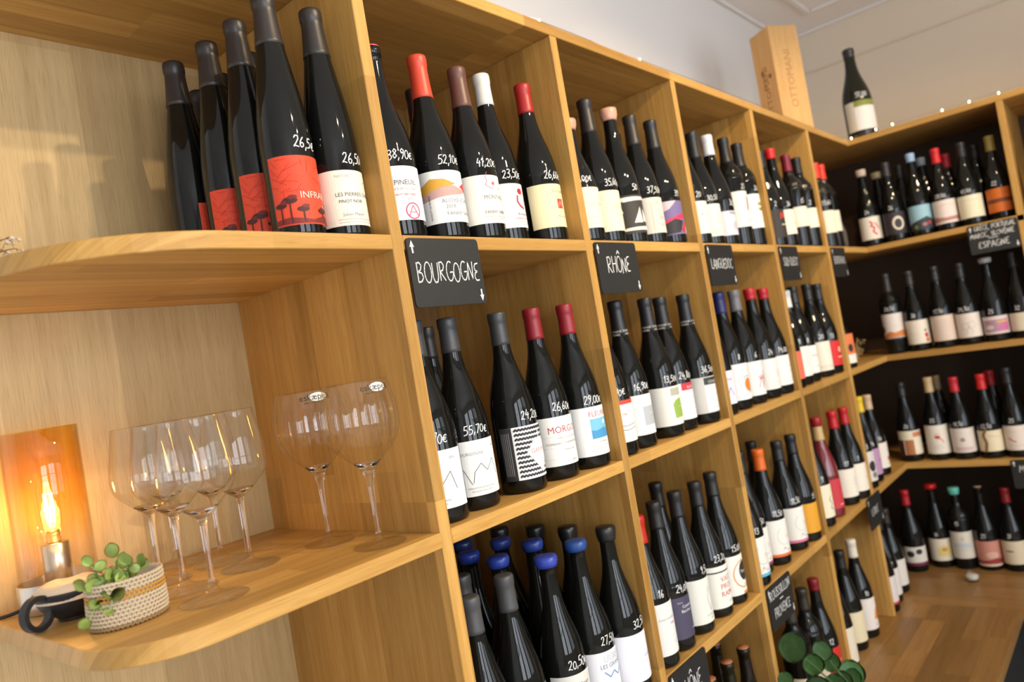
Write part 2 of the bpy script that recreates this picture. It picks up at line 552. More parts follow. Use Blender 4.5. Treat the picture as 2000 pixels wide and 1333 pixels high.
# ------------------------------------------------------------------ the room
ZA, ZB, ZC, ZD, ZT = 1.68, 1.2641, 0.8538, 0.4486, 2.0721
TH = 0.021
XS = [0.0, 0.475, 0.9487, 1.4207, 1.8903]
XC = 2.3649
DEP = 0.4146
RX = 3.25
CEIL = 2.857
struct('floor', boxm(-3.0, RX + 0.1, -3.8, 0.6, -0.05, 0.0), M_FLOOR)
struct('ceiling', boxm(-3.0, RX + 0.1, -3.8, 0.6, CEIL, CEIL + 0.1), M_CEIL)
struct('wall_left', boxm(-3.0, RX + 0.1, DEP + 0.014, DEP + 0.15, 0, CEIL), M_WALL)
struct('wall_right', boxm(RX, RX + 0.12, -3.8, DEP + 0.014, 0, CEIL), M_WALL_BEIGE)
struct('wall_end', boxm(-3.1, -3.0, -3.8, DEP + 0.15, 0, CEIL), M_WALL)
# street-side wall with three tall window openings
bm = bmesh.new()
add_box(bm, -3.0, RX, -3.7, -3.55, 0, 0.6); add_box(bm, -3.0, RX, -3.7, -3.55, 2.5, CEIL)
xs = [-3.0, -2.15, -0.95, -0.55, 0.65, 1.05, 2.25, RX]
for i in range(0, 8, 2):
    add_box(bm, xs[i], xs[i + 1], -3.7, -3.55, 0.6, 2.5)
struct('wall_street', bm, M_WALL)
for i, wx in enumerate((-1.55, 0.05, 1.65)):
    bm = bmesh.new()
    for sx in (-0.6, -0.02, 0.56):
        add_box(bm, wx + sx, wx + sx + 0.04, -3.60, -3.56, 0.6, 2.5)
    for sz in (0.6, 1.85, 2.46):
        add_box(bm, wx - 0.6, wx + 0.6, -3.60, -3.56, sz, sz + 0.04)
    struct('window_%d' % (i + 1), bm, paint(225, 225, 222))
# cornice beads and ceiling panel moulding
struct('trim_1', boxm(-3.0, RX, DEP - 0.004, DEP + 0.014, CEIL - 0.014, CEIL, 0.004), M_TRIM)
struct('trim_2', boxm(RX - 0.018, RX, -3.5, DEP, CEIL - 0.014, CEIL, 0.004), M_TRIM)
bm = bmesh.new()
add_box(bm, -2.6, RX - 0.24, DEP - 0.20, DEP - 0.172, CEIL - 0.012, CEIL, 0.005)
add_box(bm, RX - 0.268, RX - 0.24, -3.2, DEP - 0.20, CEIL - 0.012, CEIL, 0.005)
struct('trim_3', bm, M_TRIM)
struct('trim_4', boxm(RX - 0.010, RX, -3.5, DEP, 2.650, 2.658, 0.002), M_WALL_BEIGE)

# ------------------------------------------------------------------ shelving along the long wall
SH = thing('wall_shelving', 'long oak shelving of square compartments with a rounded open end, standing along the white wall', 'shelving', (0, 0, 0))

def rounded_board(name, z0, z1, xr, xl, yf, rad, m, parent):
    """shelf whose outer front corner is rounded"""
    bm = bmesh.new()
    pts = [(xr, DEP), (xr, yf)]
    pts += [(xl + rad[0] + rad[0] * math.cos(math.radians(a)), yf + rad[1] + rad[1] * math.sin(math.radians(a))) for a in [270 - i * 7.5 for i in range(13)]]
    pts += [(xl, DEP)]
    cx, cy, cz = (xr + xl) / 2, (yf + DEP) / 2, (z0 + z1) / 2
    lo = [bm.verts.new((x - cx, y - cy, z0 - cz)) for x, y in pts]
    hi = [bm.verts.new((x - cx, y - cy, z1 - cz)) for x, y in pts]
    bm.faces.new(lo); bm.faces.new(hi[::-1])
    n = len(pts)
    for i in range(n):
        bm.faces.new((lo[i], hi[i], hi[(i + 1) % n], lo[(i + 1) % n]))
    bmesh.ops.recalc_face_normals(bm, faces=bm.faces)
    es = [e for e in bm.edges if abs(e.verts[0].co.z - e.verts[1].co.z) < 1e-6]
    bmesh.ops.bevel(bm, geom=es, offset=0.0012, segments=1, affect='EDGES')
    o = obj(name, bm, m, parent, (cx, cy, cz))
    return o

rounded_board('end_shelf', ZA - TH, ZA, 0.0, -0.440, 0.0, (0.20, 0.20), W_X, SH)
rounded_board('end_shelf', ZB - TH, ZB, 0.0, -0.425, 0.0, (0.10, 0.10), W_X, SH)
rounded_board('end_shelf', ZC - TH, ZC, 0.0, -0.425, 0.0, (0.10, 0.10), W_X, SH)
rounded_board('top_board', ZT, ZT + TH, XC, -0.440, 0.0, (0.20, 0.20), W_X, SH)
for x in XS:
    board('divider', x, x + TH, 0.0, DEP, ZD + .0004, ZT, W_Z, SH)
# the run's shelves, one length per compartment
for z in (ZA, ZB, ZC):
    for i in range(4):
        board('shelf', XS[i] + TH, XS[i + 1], 0.0006, DEP, z - TH, z, W_X, SH)
    board('shelf', XS[4] + TH, XC, 0.0006, DEP, z - TH, z, W_X, SH)
# back panels
board('back_panel', -0.440, 0.004, DEP, DEP + 0.012, 0.45, ZT + TH, W_BACK, SH, 0)
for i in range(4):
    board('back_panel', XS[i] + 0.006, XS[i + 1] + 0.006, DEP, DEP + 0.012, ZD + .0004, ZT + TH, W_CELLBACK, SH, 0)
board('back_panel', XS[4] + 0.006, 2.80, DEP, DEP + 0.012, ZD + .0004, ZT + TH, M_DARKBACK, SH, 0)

# ------------------------------------------------------------------ shelving along the end wall
SR = thing('corner_shelving', 'oak shelving turning the corner, with a dark back, along the end wall', 'shelving', (XC, 0, 0))
for z, nm in ((ZA, 'shelf'), (ZB, 'shelf'), (ZC, 'shelf')):
    board(nm, XC, XC + DEP, -1.45, DEP, z - TH, z, W_Y, SR)
board('top_board', XC, RX, -1.45, DEP, ZT, ZT + TH, W_Y, SR)
for y in (-0.478, -0.956, -1.434):
    board('divider', XC, XC + DEP, y - TH, y, ZD + .0004, ZT, W_Z, SR)
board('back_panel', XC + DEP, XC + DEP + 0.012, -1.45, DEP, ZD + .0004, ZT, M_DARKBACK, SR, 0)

# ------------------------------------------------------------------ counter below, made of glued staves
CT = thing('counter', 'low L-shaped counter with oak stave top running below both shelvings', 'counter', (0, 0, 0))
CTH = 0.03
CB = -0.335; CRX = 2.03
rnd = random.Random(3)
w = 0.062
st_cache = {}
def stave(x0, x1, y0, y1, m):
    key = (round(x1 - x0, 4), round(y1 - y0, 4))
    if key not in st_cache:
        st_cache[key] = to_mesh(boxm(-(x1 - x0) / 2, (x1 - x0) / 2, -(y1 - y0) / 2, (y1 - y0) / 2, -CTH / 2, CTH / 2, 0.0006), 'stave')
    o = obj('stave', st_cache[key], None, CT, ((x0 + x1) / 2, (y0 + y1) / 2, ZD - CTH / 2))
    if not o.data.materials:
        o.data.materials.append(m)
    o.material_slots[0].link = 'OBJECT'; o.material_slots[0].material = m
rows = int(round((DEP - CB) / w)); w1 = (DEP - CB) / rows
for r in range(rows):
    x = -0.2
    first = True
    while x < CRX - 1e-6:
        ln = rnd.choice((0.16, 0.24, 0.30, 0.36))
        if first:
            ln = 0.12 + 0.05 * (r % 4); first = False
        e = min(x + ln, CRX)
        if CRX - e < 0.06:
            e = CRX
        stave(x, e, CB + r * w1, CB + (r + 1) * w1, W_STX)
        x = e
cols = int(round((RX - 0.45 - CRX) / w)); w2 = (RX - 0.45 - CRX) / cols
for c in range(cols):
    y = DEP; first = True
    while y > -1.45 + 1e-6:
        ln = rnd.choice((0.20, 0.28, 0.34, 0.42))
        if first:
            ln = 0.14 + 0.06 * (c % 4); first = False
        e = max(y - ln, -1.45)
        if e + 1.45 < 0.08:
            e = -1.45
        stave(CRX + c * w2, CRX + (c + 1) * w2, e, y, W_STY)
        y = e
board('plinth', -0.2, CRX + 0.02, CB + 0.02, DEP, 0.0, ZD - CTH, M_BLACK, CT, 0)
board('plinth', CRX + 0.02, RX - 0.46, -1.45, DEP, 0.0, ZD - CTH, M_BLACK, CT, 0)

# ------------------------------------------------------------------ chalkboard signs
M_CHALK = mat('chalk_pen_white', (0.80, 0.80, 0.78), 0.7)
def sign(label, lines, loc, rotz=0.0, w=0.148, h=0.1, arrows='both', tilt=0.0):
    """origin at top-left corner; faces -Y"""
    t = thing('chalkboard_sign', label, 'sign', loc, rotz, None)
    bm = bmesh.new()
    r = 0.006
    pts = []
    for cx, cy, a0 in ((w - r, -r, 90), (w - r, -h + r, 0), (r, -h + r, -90), (r, -r, 180)):
        pts += [(cx + r * math.cos(math.radians(a0 - i * 18)), cy + r * math.sin(math.radians(a0 - i * 18))) for i in range(6)]
    f = [bm.verts.new((x, -0.003, y)) for x, y in pts]; b = [bm.verts.new((x, 0.0, y)) for x, y in pts]
    bm.faces.new(f); bm.faces.new(b[::-1])
    for i in range(len(pts)):
        bm.faces.new((f[i], b[i], b[(i + 1) % len(pts)], f[(i + 1) % len(pts)]))
    bmesh.ops.recalc_face_normals(bm, faces=bm.faces)
    obj('panel', bm, M_BLACKBOARD, t)
    d = Drawing()
    for (s, size, u, v, wid, pen) in lines:
        bmt, wd = pen_text(s, size, pen, slant=0.05, track=0.08, jitter=0.06, seed=len(s))
        k = wid / wd
        for vv in bmt.verts:
            vv.co.x *= k
        d.take(bmt, u, v, M_CHALK); d.layer += 1
    me = d.flat('lettering')
    o = obj('lettering', me, None, t, (0, -0.0031, 0))
    if arrows:
        da = Drawing()
        if arrows in ('both', 'up'):
            da.face([(0.009, -0.0035), (0.0045, -0.0135), (0.0075, -0.0125), (0.008, -0.022), (0.011, -0.022), (0.0105, -0.0125), (0.0135, -0.0135)], M_CHALK)
        if arrows in ('both',):
            da.face([(w - 0.009, -h + 0.0035), (w - 0.0135, -h + 0.0135), (w - 0.0105, -h + 0.0125), (w - 0.0105, -h + 0.022), (w - 0.0075, -h + 0.022), (w - 0.0075, -h + 0.0125), (w - 0.0045, -h + 0.0135)], M_CHALK)
        obj('arrow', da.flat('arrow'), None, t, (0, -0.0031, 0))
    return t

SZ = 1.675
YS = -0.0008
sign('chalkboard sign lettered BOURGOGNE with up and down arrows, hung on the shelf edge', [('BOURGOGNE', 0.029, 0.010, -0.064, 0.132, 0.0021)], (0.0225, YS, SZ))
sign('chalkboard sign lettered RH\u00d4NE on the upper shelf edge, beside the Bourgogne compartment', [('RH\u00d4NE', 0.030, 0.032, -0.060, 0.085, 0.0022)], (0.498, YS, SZ))
sign('chalkboard sign lettered LANGUEDOC on the upper shelf edge', [('LANGUEDOC', 0.024, 0.014, -0.058, 0.122, 0.0022)], (0.972, YS, SZ))
sign('chalkboard sign lettered SUD-OUEST on the upper shelf edge', [('SUD-OUEST', 0.024, 0.018, -0.056, 0.118, 0.0022)], (1.443, YS, SZ))
sign('chalkboard sign lettered BORDEAUX on the upper shelf edge by the corner', [('BORDEAUX', 0.024, 0.012, -0.054, 0.118, 0.0022)], (1.914, YS, SZ))
sign('chalkboard sign lettered RH\u00d4NE on a lower shelf edge', [('RH\u00d4NE', 0.030, 0.032, -0.060, 0.085, 0.0022)], (0.4965, YS, 0.852))
sign('chalkboard sign lettered ROUSSILLON and PROVENCE with a dash between', [('ROUSSILLON', 0.021, 0.010, -0.032, 0.128, 0.0021), ('-', 0.02, 0.062, -0.052, 0.03, 0.0021), ('PROVENCE', 0.022, 0.024, -0.076, 0.100, 0.0021)], (0.970, YS, 0.852))
sign('chalkboard sign with faint small lettering on a shelf edge just before the corner', [('LOIRE', 0.022, 0.030, -0.060, 0.075, 0.0018)], (1.812, YS, 0.852))
sign('chalkboard sign of three lettered lines ending in ESPAGNE, on the corner shelving', [('GR\u00c8CE, PORTUGAL', 0.016, 0.020, -0.021, 0.122, 0.0021), ('MAROC, SLOV\u00c9NIE', 0.016, 0.006, -0.046, 0.130, 0.0021), ('-', 0.02, 0.055, -0.062, 0.04, 0.0019), ('ESPAGNE', 0.021, 0.026, -0.082, 0.092, 0.0022)], (XC - 0.0008, -0.330, SZ), -PI / 2)
sign('dark chalkboard sign on the lower shelf edge of the corner shelving', [('M', 0.022, 0.022, -0.042, 0.016, 0.002)], (XC - 0.0008, -0.330, 0.852), -PI / 2, arrows='up')

# ------------------------------------------------------------------ bottles
PROF = {
 'burg': (0.296, [(0, .004), (.026, .002), (.034, 0), (.0375, .002), (.039, .007), (.039, .060), (.039, .118), (.0385, .128), (.0366, .145), (.0327, .164), (.0276, .182), (.0226, .199), (.0186, .216), (.0161, .232), (.0149, .248), (.0141, .270), (.0140, .281), (.0150, .2815), (.0151, .290), (.0146, .2945), (.0122, .296), (0, .296)]),
 'bord': (0.296, [(0, .004), (.024, .002), (.032, 0), (.0358, .002), (.0372, .007), (.0372, .090), (.0372, .180), (.0366, .190), (.0342, .201), (.0296, .211), (.0236, .219), (.0186, .227), (.0156, .237), (.0145, .252), (.0140, .270), (.0140, .281), (.0150, .2815), (.0151, .290), (.0146, .2945), (.0122, .296), (0, .296)]),
 'flute': (0.330, [(0, .004), (.022, .002), (.029, 0), (.0328, .002), (.0345, .007), (.0345, .065), (.0345, .122), (.0339, .142), (.0318, .168), (.0281, .198), (.0238, .226), (.0198, .252), (.0168, .276), (.0151, .296), (.0143, .306), (.0141, .315), (.0150, .3155), (.0151, .324), (.0146, .3285), (.0122, .330), (0, .330)]),
}
def rad(kind, z):
    pr = PROF[kind][1]
    if z <= .007:
        return pr[4][0]
    for (r0, z0), (r1, z1) in zip(pr[4:-1], pr[5:]):
        if z0 <= z <= z1 and z1 > z0:
            return r0 + (r1 - r0) * (z - z0) / (z1 - z0)
    return pr[-3][0]

def smooth_profile(pr):
    """Catmull-Rom through the shoulder so the silhouette has no corners"""
    out = []
    n = len(pr)
    for i in range(n - 1):
        out.append(pr[i])
        if 6 <= i <= 14:
            p0, p1, p2, p3 = pr[i - 1], pr[i], pr[i + 1], pr[i + 2]
            t = 0.5
            q = tuple(0.5 * (2 * p1[k] + (p2[k] - p0[k]) * t + (2 * p0[k] - 5 * p1[k] + 4 * p2[k] - p3[k]) * t * t + (3 * p1[k] - p0[k] - 3 * p2[k] + p3[k]) * t ** 3) for k in (0, 1))
            out.append(q)
    out.append(pr[-1])
    return out

BODY = {}
def body_mesh(kind):
    if kind not in BODY:
        me = to_mesh(lathe(smooth_profile(PROF[kind][1]), 36), 'bottle_glass', True)
        me.materials.append(M_BOTTLE)
        BODY[kind] = me
    return BODY[kind]

CAPM = {}
def cap_mesh(kind, cap):
    key = (kind, cap)
    if key in CAPM:
        return CAPM[key]
    H = PROF[kind][0]
    if cap in ('foil', 'long', 'short'):
        ln = {'foil': .054, 'long': .068, 'short': .030}[cap]
        off = .0007
        z0 = H - ln
        pts = [(rad(kind, z0) - .0003, z0 - .0002), (rad(kind, z0) + off, z0)]
        zz = z0 + .006
        while zz < H - .017:
            pts.append((rad(kind, zz) + off, zz)); zz += .008
        pts += [(.0149, H - .0165), (.0157, H - .0150), (.0158, H - .004), (.0153, H - .0008), (.0138, H + .0006), (.006, H + .0007), (0, H + .0007)]
        bm = lathe(pts, 28)
    elif cap == 'wax':
        z0 = H - .024
        pts = [(.0140, z0 - .001), (.0162, z0), (.0170, z0 + .005), (.0186, H - .013), (.0188, H - .004), (.0176, H + .001), (.012, H + .0022), (0, H + .0024)]
        rr = random.Random(5)
        ph = [rr.uniform(0, 6.28) for _ in range(3)]
        bm = lathe(pts, 28, lambda r, z, a: r * (1 + .025 * math.sin(3 * a + ph[0]) + .02 * math.sin(7 * a + ph[1] + z * 200)))
    elif cap == 'disc':
        pts = [(.0145, H - .015), (.0178, H - .0145), (.0200, H - .008), (.0206, H - .002), (.0190, H + .003), (.012, H + .0045), (0, H + .0045)]
        bm = lathe(pts, 28, lambda r, z, a: r * (1 + .02 * math.sin(4 * a + 1)))
    else:  # 'bare': only the stopper seen in the mouth
        pts = [(.0128, H - .001), (.0132, H + .0006), (.0126, H + .0018), (0, H + .002)]
        bm = lathe(pts, 20)
    me = to_mesh(bm, 'capsule', True)
    me.materials.append(M_BLACK)
    CAPM[key] = me
    return me

CAPS = {}
def cap_mat(rgb, wax=False):
    k = (rgb, wax)
    if k not in CAPS:
        CAPS[k] = mat('capsule_%d_%d_%d_%s' % (*rgb, 'wax' if wax else 'foil'), srgb(*rgb), 0.38 if not wax else 0.3, metal=0.0, spec=0.5, bump=0.05 if not wax else 0.2, bscale=400 if not wax else 120)
    return CAPS[k]

PLACE = {
 '0A': 'on the rounded upper shelf', '1A': 'above the Bourgogne sign', '1B': 'below the Bourgogne sign', '1C': 'two shelves below the Bourgogne sign',
 '2A': 'above the upper Rh\u00f4ne sign', '2B': 'below the upper Rh\u00f4ne sign', '2C': 'above the lower Rh\u00f4ne sign', '2D': 'below the lower Rh\u00f4ne sign',
 '3A': 'above the Languedoc sign', '3B': 'below the Languedoc sign', '3C': 'above the Roussillon sign', '3D': 'below the Roussillon sign',
 '4A': 'above the Sud-Ouest sign', '4B': 'below the Sud-Ouest sign', '4C': 'two shelves below the Sud-Ouest sign', '4D': 'on the counter in the Sud-Ouest column',
 '5A': 'above the Bordeaux sign', '5B': 'below the Bordeaux sign', '5C': 'two shelves below the Bordeaux sign', '5D': 'on the counter in the corner',
 'RA': 'above the Espagne sign', 'RB': 'below the Espagne sign', 'RC': 'two shelves below the Espagne sign', 'RD': 'on the counter near the tealight', 'TOP': 'on top of the corner shelving'}
ROWZ = {'A': ZA, 'B': ZB, 'C': ZC, 'D': ZD}

BLK = (26, 26, 27); DGR = (62, 62, 63)
INK = paint(40, 38, 38); GREY = paint(150, 148, 144); LGREY = paint(196, 193, 186); REDI = paint(190, 30, 36); PINKI = paint(205, 70, 110)

def LB(rgb, art=(), w=.108, h=.080, z0=.026, rough=.65):
    return dict(rgb=rgb, art=list(art), w=w, h=h, z0=z0, rough=rough)

def lines(n=3, v=.012, dv=.006, w=.04, u=0.0, m=None):
    """small print too fine to read: hairlines"""
    rr = random.Random(n * 31 + int(w * 1e4) + int(v * 1e4))
    return [('rect', u - w * k / 2, v + i * dv, u + w * k / 2, v + i * dv + .0011, m or LGREY) for i, k in enumerate([rr.uniform(.55, 1) for _ in range(n)])]

def bottle(cell, x, y, H, kind='burg', cap=('foil', BLK), lab=None, price=None, desc='', rot=0.0, glass_m=None, scale=1.0, z=None, group=None, pu=0.0, pz=None, psize=.0145, body_scale=1.0):
    zz = z if z is not None else ROWZ[cell[1]] if cell != 'TOP' else z
    rz = (-PI / 2 if cell[0] in 'RT' else 0.0) + math.radians(rot + {'0': 0, '1': -6, '2': -14, '3': -24, '4': -26, '5': -30}.get(cell[0], 0))
    label = desc + ', ' + PLACE[cell]
    t = thing('wine_bottle', label, 'bottle', (x, y, zz + .0002), rz, group)
    t.scale = (scale, scale, scale)
    H0 = PROF[kind][0]
    k = H / scale / H0
    g = obj('bottle_glass', body_mesh(kind), glass_m or M_BOTTLE, t)
    g.scale = (body_scale, body_scale, k)
    if cap:
        c = obj('capsule', cap_mesh(kind, cap[0]), cap_mat(cap[1], cap[0] in ('wax', 'disc')), t)
        c.scale = (1, 1, k)
    if lab:
        R = rad(kind, .06) * body_scale
        d = Drawing()
        wv = lab['w'] / 2
        d.face([(-wv, lab['z0']), (wv, lab['z0']), (wv, lab['z0'] + lab['h']), (-wv, lab['z0'] + lab['h'])], paint(*lab['rgb'], lab['rough']))
        lo = obj('label', d.wrapped('label', lambda v: R, .00025), None, t)
        if lab['art']:
            d = Drawing()
            d.draw(lab['art'])
            for v in d.bm.verts:
                v.co.y += lab['z0']
                v.co.x = max(-wv, min(wv, v.co.x))
            obj('label_print', d.wrapped('label_print', lambda v: R + .00028, .00009), None, lo)
    if price:
        d = Drawing()
        zp = pz if pz is not None else (lab['z0'] + lab['h'] + .010 if lab else .125)
        bmt, wd = pen_text(price, psize, .0014, slant=.12, track=.06, jitter=.08, seed=int(x * 1e3) + len(price))
        d.take(bmt, pu - .008 - wd / 2, zp, M_WHITE_INK)
        obj('price_writing', d.wrapped('price_writing', lambda v: rad(kind, v / k) * body_scale, .0003), None, t)
    return t

E_ = '\u20ac'
def T(s, size, u, v, m=None, al='c'):
    return ('text', s, size, u, v, m or INK, al)

# --- end shelf: Alsace flutes
def infra_art():
    rr = random.Random(11)
    a = []
    dk = paint(196, 52, 36)
    for i in range(26):
        u0, v0 = rr.uniform(-.048, .048), rr.uniform(.030, .086)
        ang = rr.uniform(0, PI); ln = rr.uniform(.012, .034)
        u1 = max(-.048, min(.048, u0 + ln * math.cos(ang))); v1 = max(.026, min(.086, v0 + ln * math.sin(ang)))
        a.append(('line', [(u0, v0), (u1, v1)], .0006, dk))
    tr = paint(70, 22, 20); tr2 = paint(120, 34, 26)
    a.append(('poly', [(-.050, .002), (.050, .002), (.050, .006), (.02, .012), (0, .006), (-.03, .010), (-.050, .008)], tr2))
    for (u, h, r) in ((-.040, .026, .008), (-.028, .032, .010), (-.012, .020, .008), (.018, .018, .009), (.034, .024, .010)):
        a.append(('poly', [(u - .0012, .003), (u + .0012, .003), (u + .0008, h), (u - .0008, h)], tr))
        a.append(('disc', u, h, r, r * .42, tr)); a.append(('disc', u + .004, h + .004, r * .6, r * .3, tr2))
    a += [T('INFRAROUGE', .0125, .024, .034, paint(245, 205, 190)), T('PINOT NOIR', .006, .036, .022, paint(245, 205, 190))]
    return a
INFRA = LB((226, 72, 40), infra_art(), w=.100, h=.090, z0=.016)
for i, (x, y) in enumerate(((-.109, .053), (-.106, .131), (-.108, .207), (-.119, .288))):
    bottle('0A', x, y, .330, 'flute', ('long', (48, 42, 40)), INFRA, ('26,5' + E_) if i == 0 else None, ['tall flute bottle with orange-red Infrarouge label and written price', 'tall flute bottle with orange-red label directly behind the priced one', 'tall flute bottle with orange-red label, third in its file', 'tall flute bottle with orange-red label, last in its file'][i], rot=[0, 3, 2, 62][i], pu=.014)
bottle('0A', -.0365, .050, .328, 'flute', ('long', (46, 41, 39)), LB((236, 226, 206), [T('NATURE', .0055, -.014, .066, GREY), T('LES PIERRES CHAUDES', .0075, .010, .040), T('PINOT NOIR', .0062, -.006, .031), T('Julien Meyer', .0065, -.004, .013, GREY)] + lines(2, .004, .004, .06) + [('disc', .022 + .004 * i, .060 - .006 * i, .0012, .0008, paint(70, 60, 40)) for i in range(5)], w=.096, h=.076, z0=.016), '26,50' + E_, 'tall flute bottle with cream Les Pierres Chaudes label', pu=.020, rot=-4)
for y, w_ in ((.211, 'foremost in the rear file'), (.297, 'middle of the rear file'), (.372, 'last of the rear file')):
    bottle('0A', -.0372, y, .330, 'flute', ('long', (40, 36, 35)), None, None, 'unlabelled dark flute bottle, ' + w_, group='rear file of dark flute bottles')

# --- above Bourgogne
bottle('1A', .066, .050, .298, cap=('bare', (215, 60, 90)), lab=LB((240, 238, 234), [T('EPINEUIL', .0105, .004, .052), T('BOURGOGNE', .006, .004, .044, GREY), T('HAUTS BRUYERES', .0045, .004, .036, REDI), T('2021', .005, .010, .029, GREY), ('ring', .012, .013, .0115, .0018, PINKI), ('line', [(.004, .006), (.012, .021), (.020, .006)], .0012, PINKI), ('line', [(.008, .011), (.017, .011)], .001, PINKI)]), price='38,90' + E_, desc='dark bottle with pink stopper and white Epineuil label', rot=-18, pu=.014)
bottle('1A', .160, .050, .303, cap=('long', (214, 72, 48)), lab=LB((240, 238, 233), [('poly', [(-.054, .052), (-.03, .064), (0, .060), (.03, .050), (.054, .062), (.054, .054), (.02, .044), (-.02, .040), (-.054, .034)], paint(196, 156, 148)), ('poly', [(-.054, .056), (-.030, .070), (-.008, .068), (.012, .060), (-.02, .054), (-.054, .044)], paint(212, 158, 52)), ('poly', [(.020, .056), (.044, .068), (.054, .062), (.054, .050), (.040, .046)], paint(206, 52, 52)), T('ALOXE-CORTON', .0095, .020, .031, GREY), T('2018', .0085, -.003, .022, GREY), ('rect', -.012, .0195, .052, .0201, LGREY), T('FANNY SABRE', .0085, .016, .011, GREY), ('vtext', 'PRODUIT DE FRANCE', .004, -.034, .006, INK)], w=.116, h=.082, z0=.026), price='52,10' + E_, desc='dark bottle with orange capsule and wavy-banded Aloxe-Corton label', rot=-12, pu=.016)
bottle('1A', .246, .046, .299, cap=('long', (104, 66, 56)), lab=LB((238, 235, 222), [T('MONTHELIE', .0095, .014, .040, paint(90, 70, 55)), T('2017', .005, .026, .056, GREY), T('FANNY SABRE', .0075, .010, .016, paint(110, 85, 70)), ('line', [(.0, .085), (-.004, .077), (-.002, .069), (-.006, .064), (0, .060), (.008, .056)], .0009, PINKI), ('disc', .010, .066, .003, .003, paint(226, 96, 120))] + lines(2, .006, .004, .05, .01), w=.106), price='41,20' + E_, desc='dark bottle with brown capsule and cream Monthelie face label', rot=-10, pu=.014, pz=.120)
bottle('1A', .332, .066, .311, cap=('foil', (226, 222, 214)), lab=LB((240, 238, 234), [('disc', .014, .064, .007, .0055, REDI), ('line', [(.006, .056), (.004, .046), (.010, .038), (.020, .034)], .004, paint(180, 50, 64)), ('line', [(.020, .060), (.026, .050), (.024, .040)], .0014, GREY), T('Bourgogne', .006, .014, .022, paint(120, 60, 90)), T('Coulanges-la-Vineuse', .0045, .012, .015, paint(190, 60, 80))] + lines(2, .005, .004, .05, .01), w=.096, h=.078), price='23,50' + E_, desc='dark bottle with white capsule and white label with red drawing', rot=-6, pu=.012)
bottle('1A', .428, .050, .304, cap=('foil', (168, 34, 32)), lab=LB((240, 226, 180), [T('Bourgogne', .008, .012, .064, paint(170, 140, 80)), ('rect', .004, .034, .020, .052, paint(204, 66, 48)), ('line', [(.007, .037), (.012, .049), (.017, .037)], .001, paint(236, 180, 150)), ('line', [(.006, .043), (.018, .043)], .001, paint(236, 180, 150)), T('Mes Vignes', .0055, .012, .018, GREY)], w=.104), price='26,60' + E_, desc='dark bottle with red capsule and cream label with red stamp', rot=-6, pu=.014)
bottle('1A', .244, .150, .300, cap=('foil', (38, 32, 34)), desc='dark bottle with black capsule in the back row')
bottle('1A', .160, .150, .297, cap=('foil', (190, 40, 34)), desc='dark bottle with red capsule in the back row')

# --- below Bourgogne
def aym_art():
    return [('line', [(-.044, .020), (-.030, .052), (-.014, .018)], .0009, INK), ('line', [(-.012, .020), (-.008, .036), (.004, .048), (.014, .036), (.028, .052), (.036, .026)], .0009, INK), ('line', [(-.052, .034), (-.049, .037), (-.046, .034), (-.043, .037)], .0008, INK), ('text', 'BOURGOGNE', .0068, -.010, .062, GREY), ('text', 'APPELLATION BOURGOGNE', .0035, .0, .011, GREY), ('text', 'VIN DE BOURGOGNE', .0035, .0, .006, GREY), ('text', '2020', .005, .034, .070, GREY)]
bottle('1B', .063, .056, .298, cap=('foil', DGR), lab=LB((240, 239, 234), aym_art(), w=.112, h=.084, z0=.022), price='32,70' + E_, desc='dark bottle with zigzag-line label, half behind the oak divider', rot=-48, pu=.018)
bottle('1B', .143, .064, .299, cap=('foil', DGR), lab=LB((240, 239, 234), aym_art(), w=.106, h=.084, z0=.022), price='55,70' + E_, desc='dark bottle with zigzag-line label beside the wave-patterned one', rot=-20, pu=.014)
bottle('1B', .190, .165, .296, cap=('foil', (34, 34, 35)), desc='dark bottle with black capsule hidden in the back row')
def wave_art():
    a = []
    for i in range(11):
        v = .006 + i * .0075
        pts = [(-.026 + j * .0028, v + (.0013 if j % 2 else -.0013)) for j in range(27)]
        a.append(('line', pts, .0032, INK))
    a.append(('poly', [(.018, .006), (.046, .042), (.018, .078), (-.010, .042)], paint(242, 242, 240)))
    a += [T('GAMING', .0105, .018, .040, paint(190, 90, 90)), T('2018', .006, .022, .026, GREY), T('MY', .007, .016, .056, LGREY)]
    a.append(('rect', -.052, 0, -.030, .086, paint(44, 42, 42)))
    a += [('rect', -.049 + .0032 * i, .008, -.0480 + .0032 * i, .078, paint(150, 148, 146)) for i in range(5)]
    return a
bottle('1B', .252, .054, .299, cap=('foil', (58, 58, 59)), lab=LB((242, 242, 240), wave_art(), w=.104, h=.086, z0=.022), price='24,20' + E_, desc='dark bottle with black-and-white wave label and diamond', rot=-10, pu=.020)
bottle('1B', .346, .054, .301, cap=('foil', (136, 26, 36)), lab=LB((238, 236, 230), [('text', 'MORGON', .0165, .010, .056, paint(178, 60, 64)), ('rect', -.048, .050, .05, .0504, LGREY), T('APPELLATION CONTROLEE', .0036, .012, .046, GREY), T('DOMAINE J. CHAMONARD', .0058, .002, .036, GREY), ('rect', -.046, .031, .05, .0314, LGREY), T('Vieilles Vignes', .0045, .012, .025, GREY), ('rect', -.048, .012, .05, .0124, LGREY), T('2014', .006, .018, .005, GREY)], w=.108, h=.084, z0=.024), price='26,60' + E_, desc='dark bottle with wine-red capsule and white Morgon label', rot=-16, pu=.018)
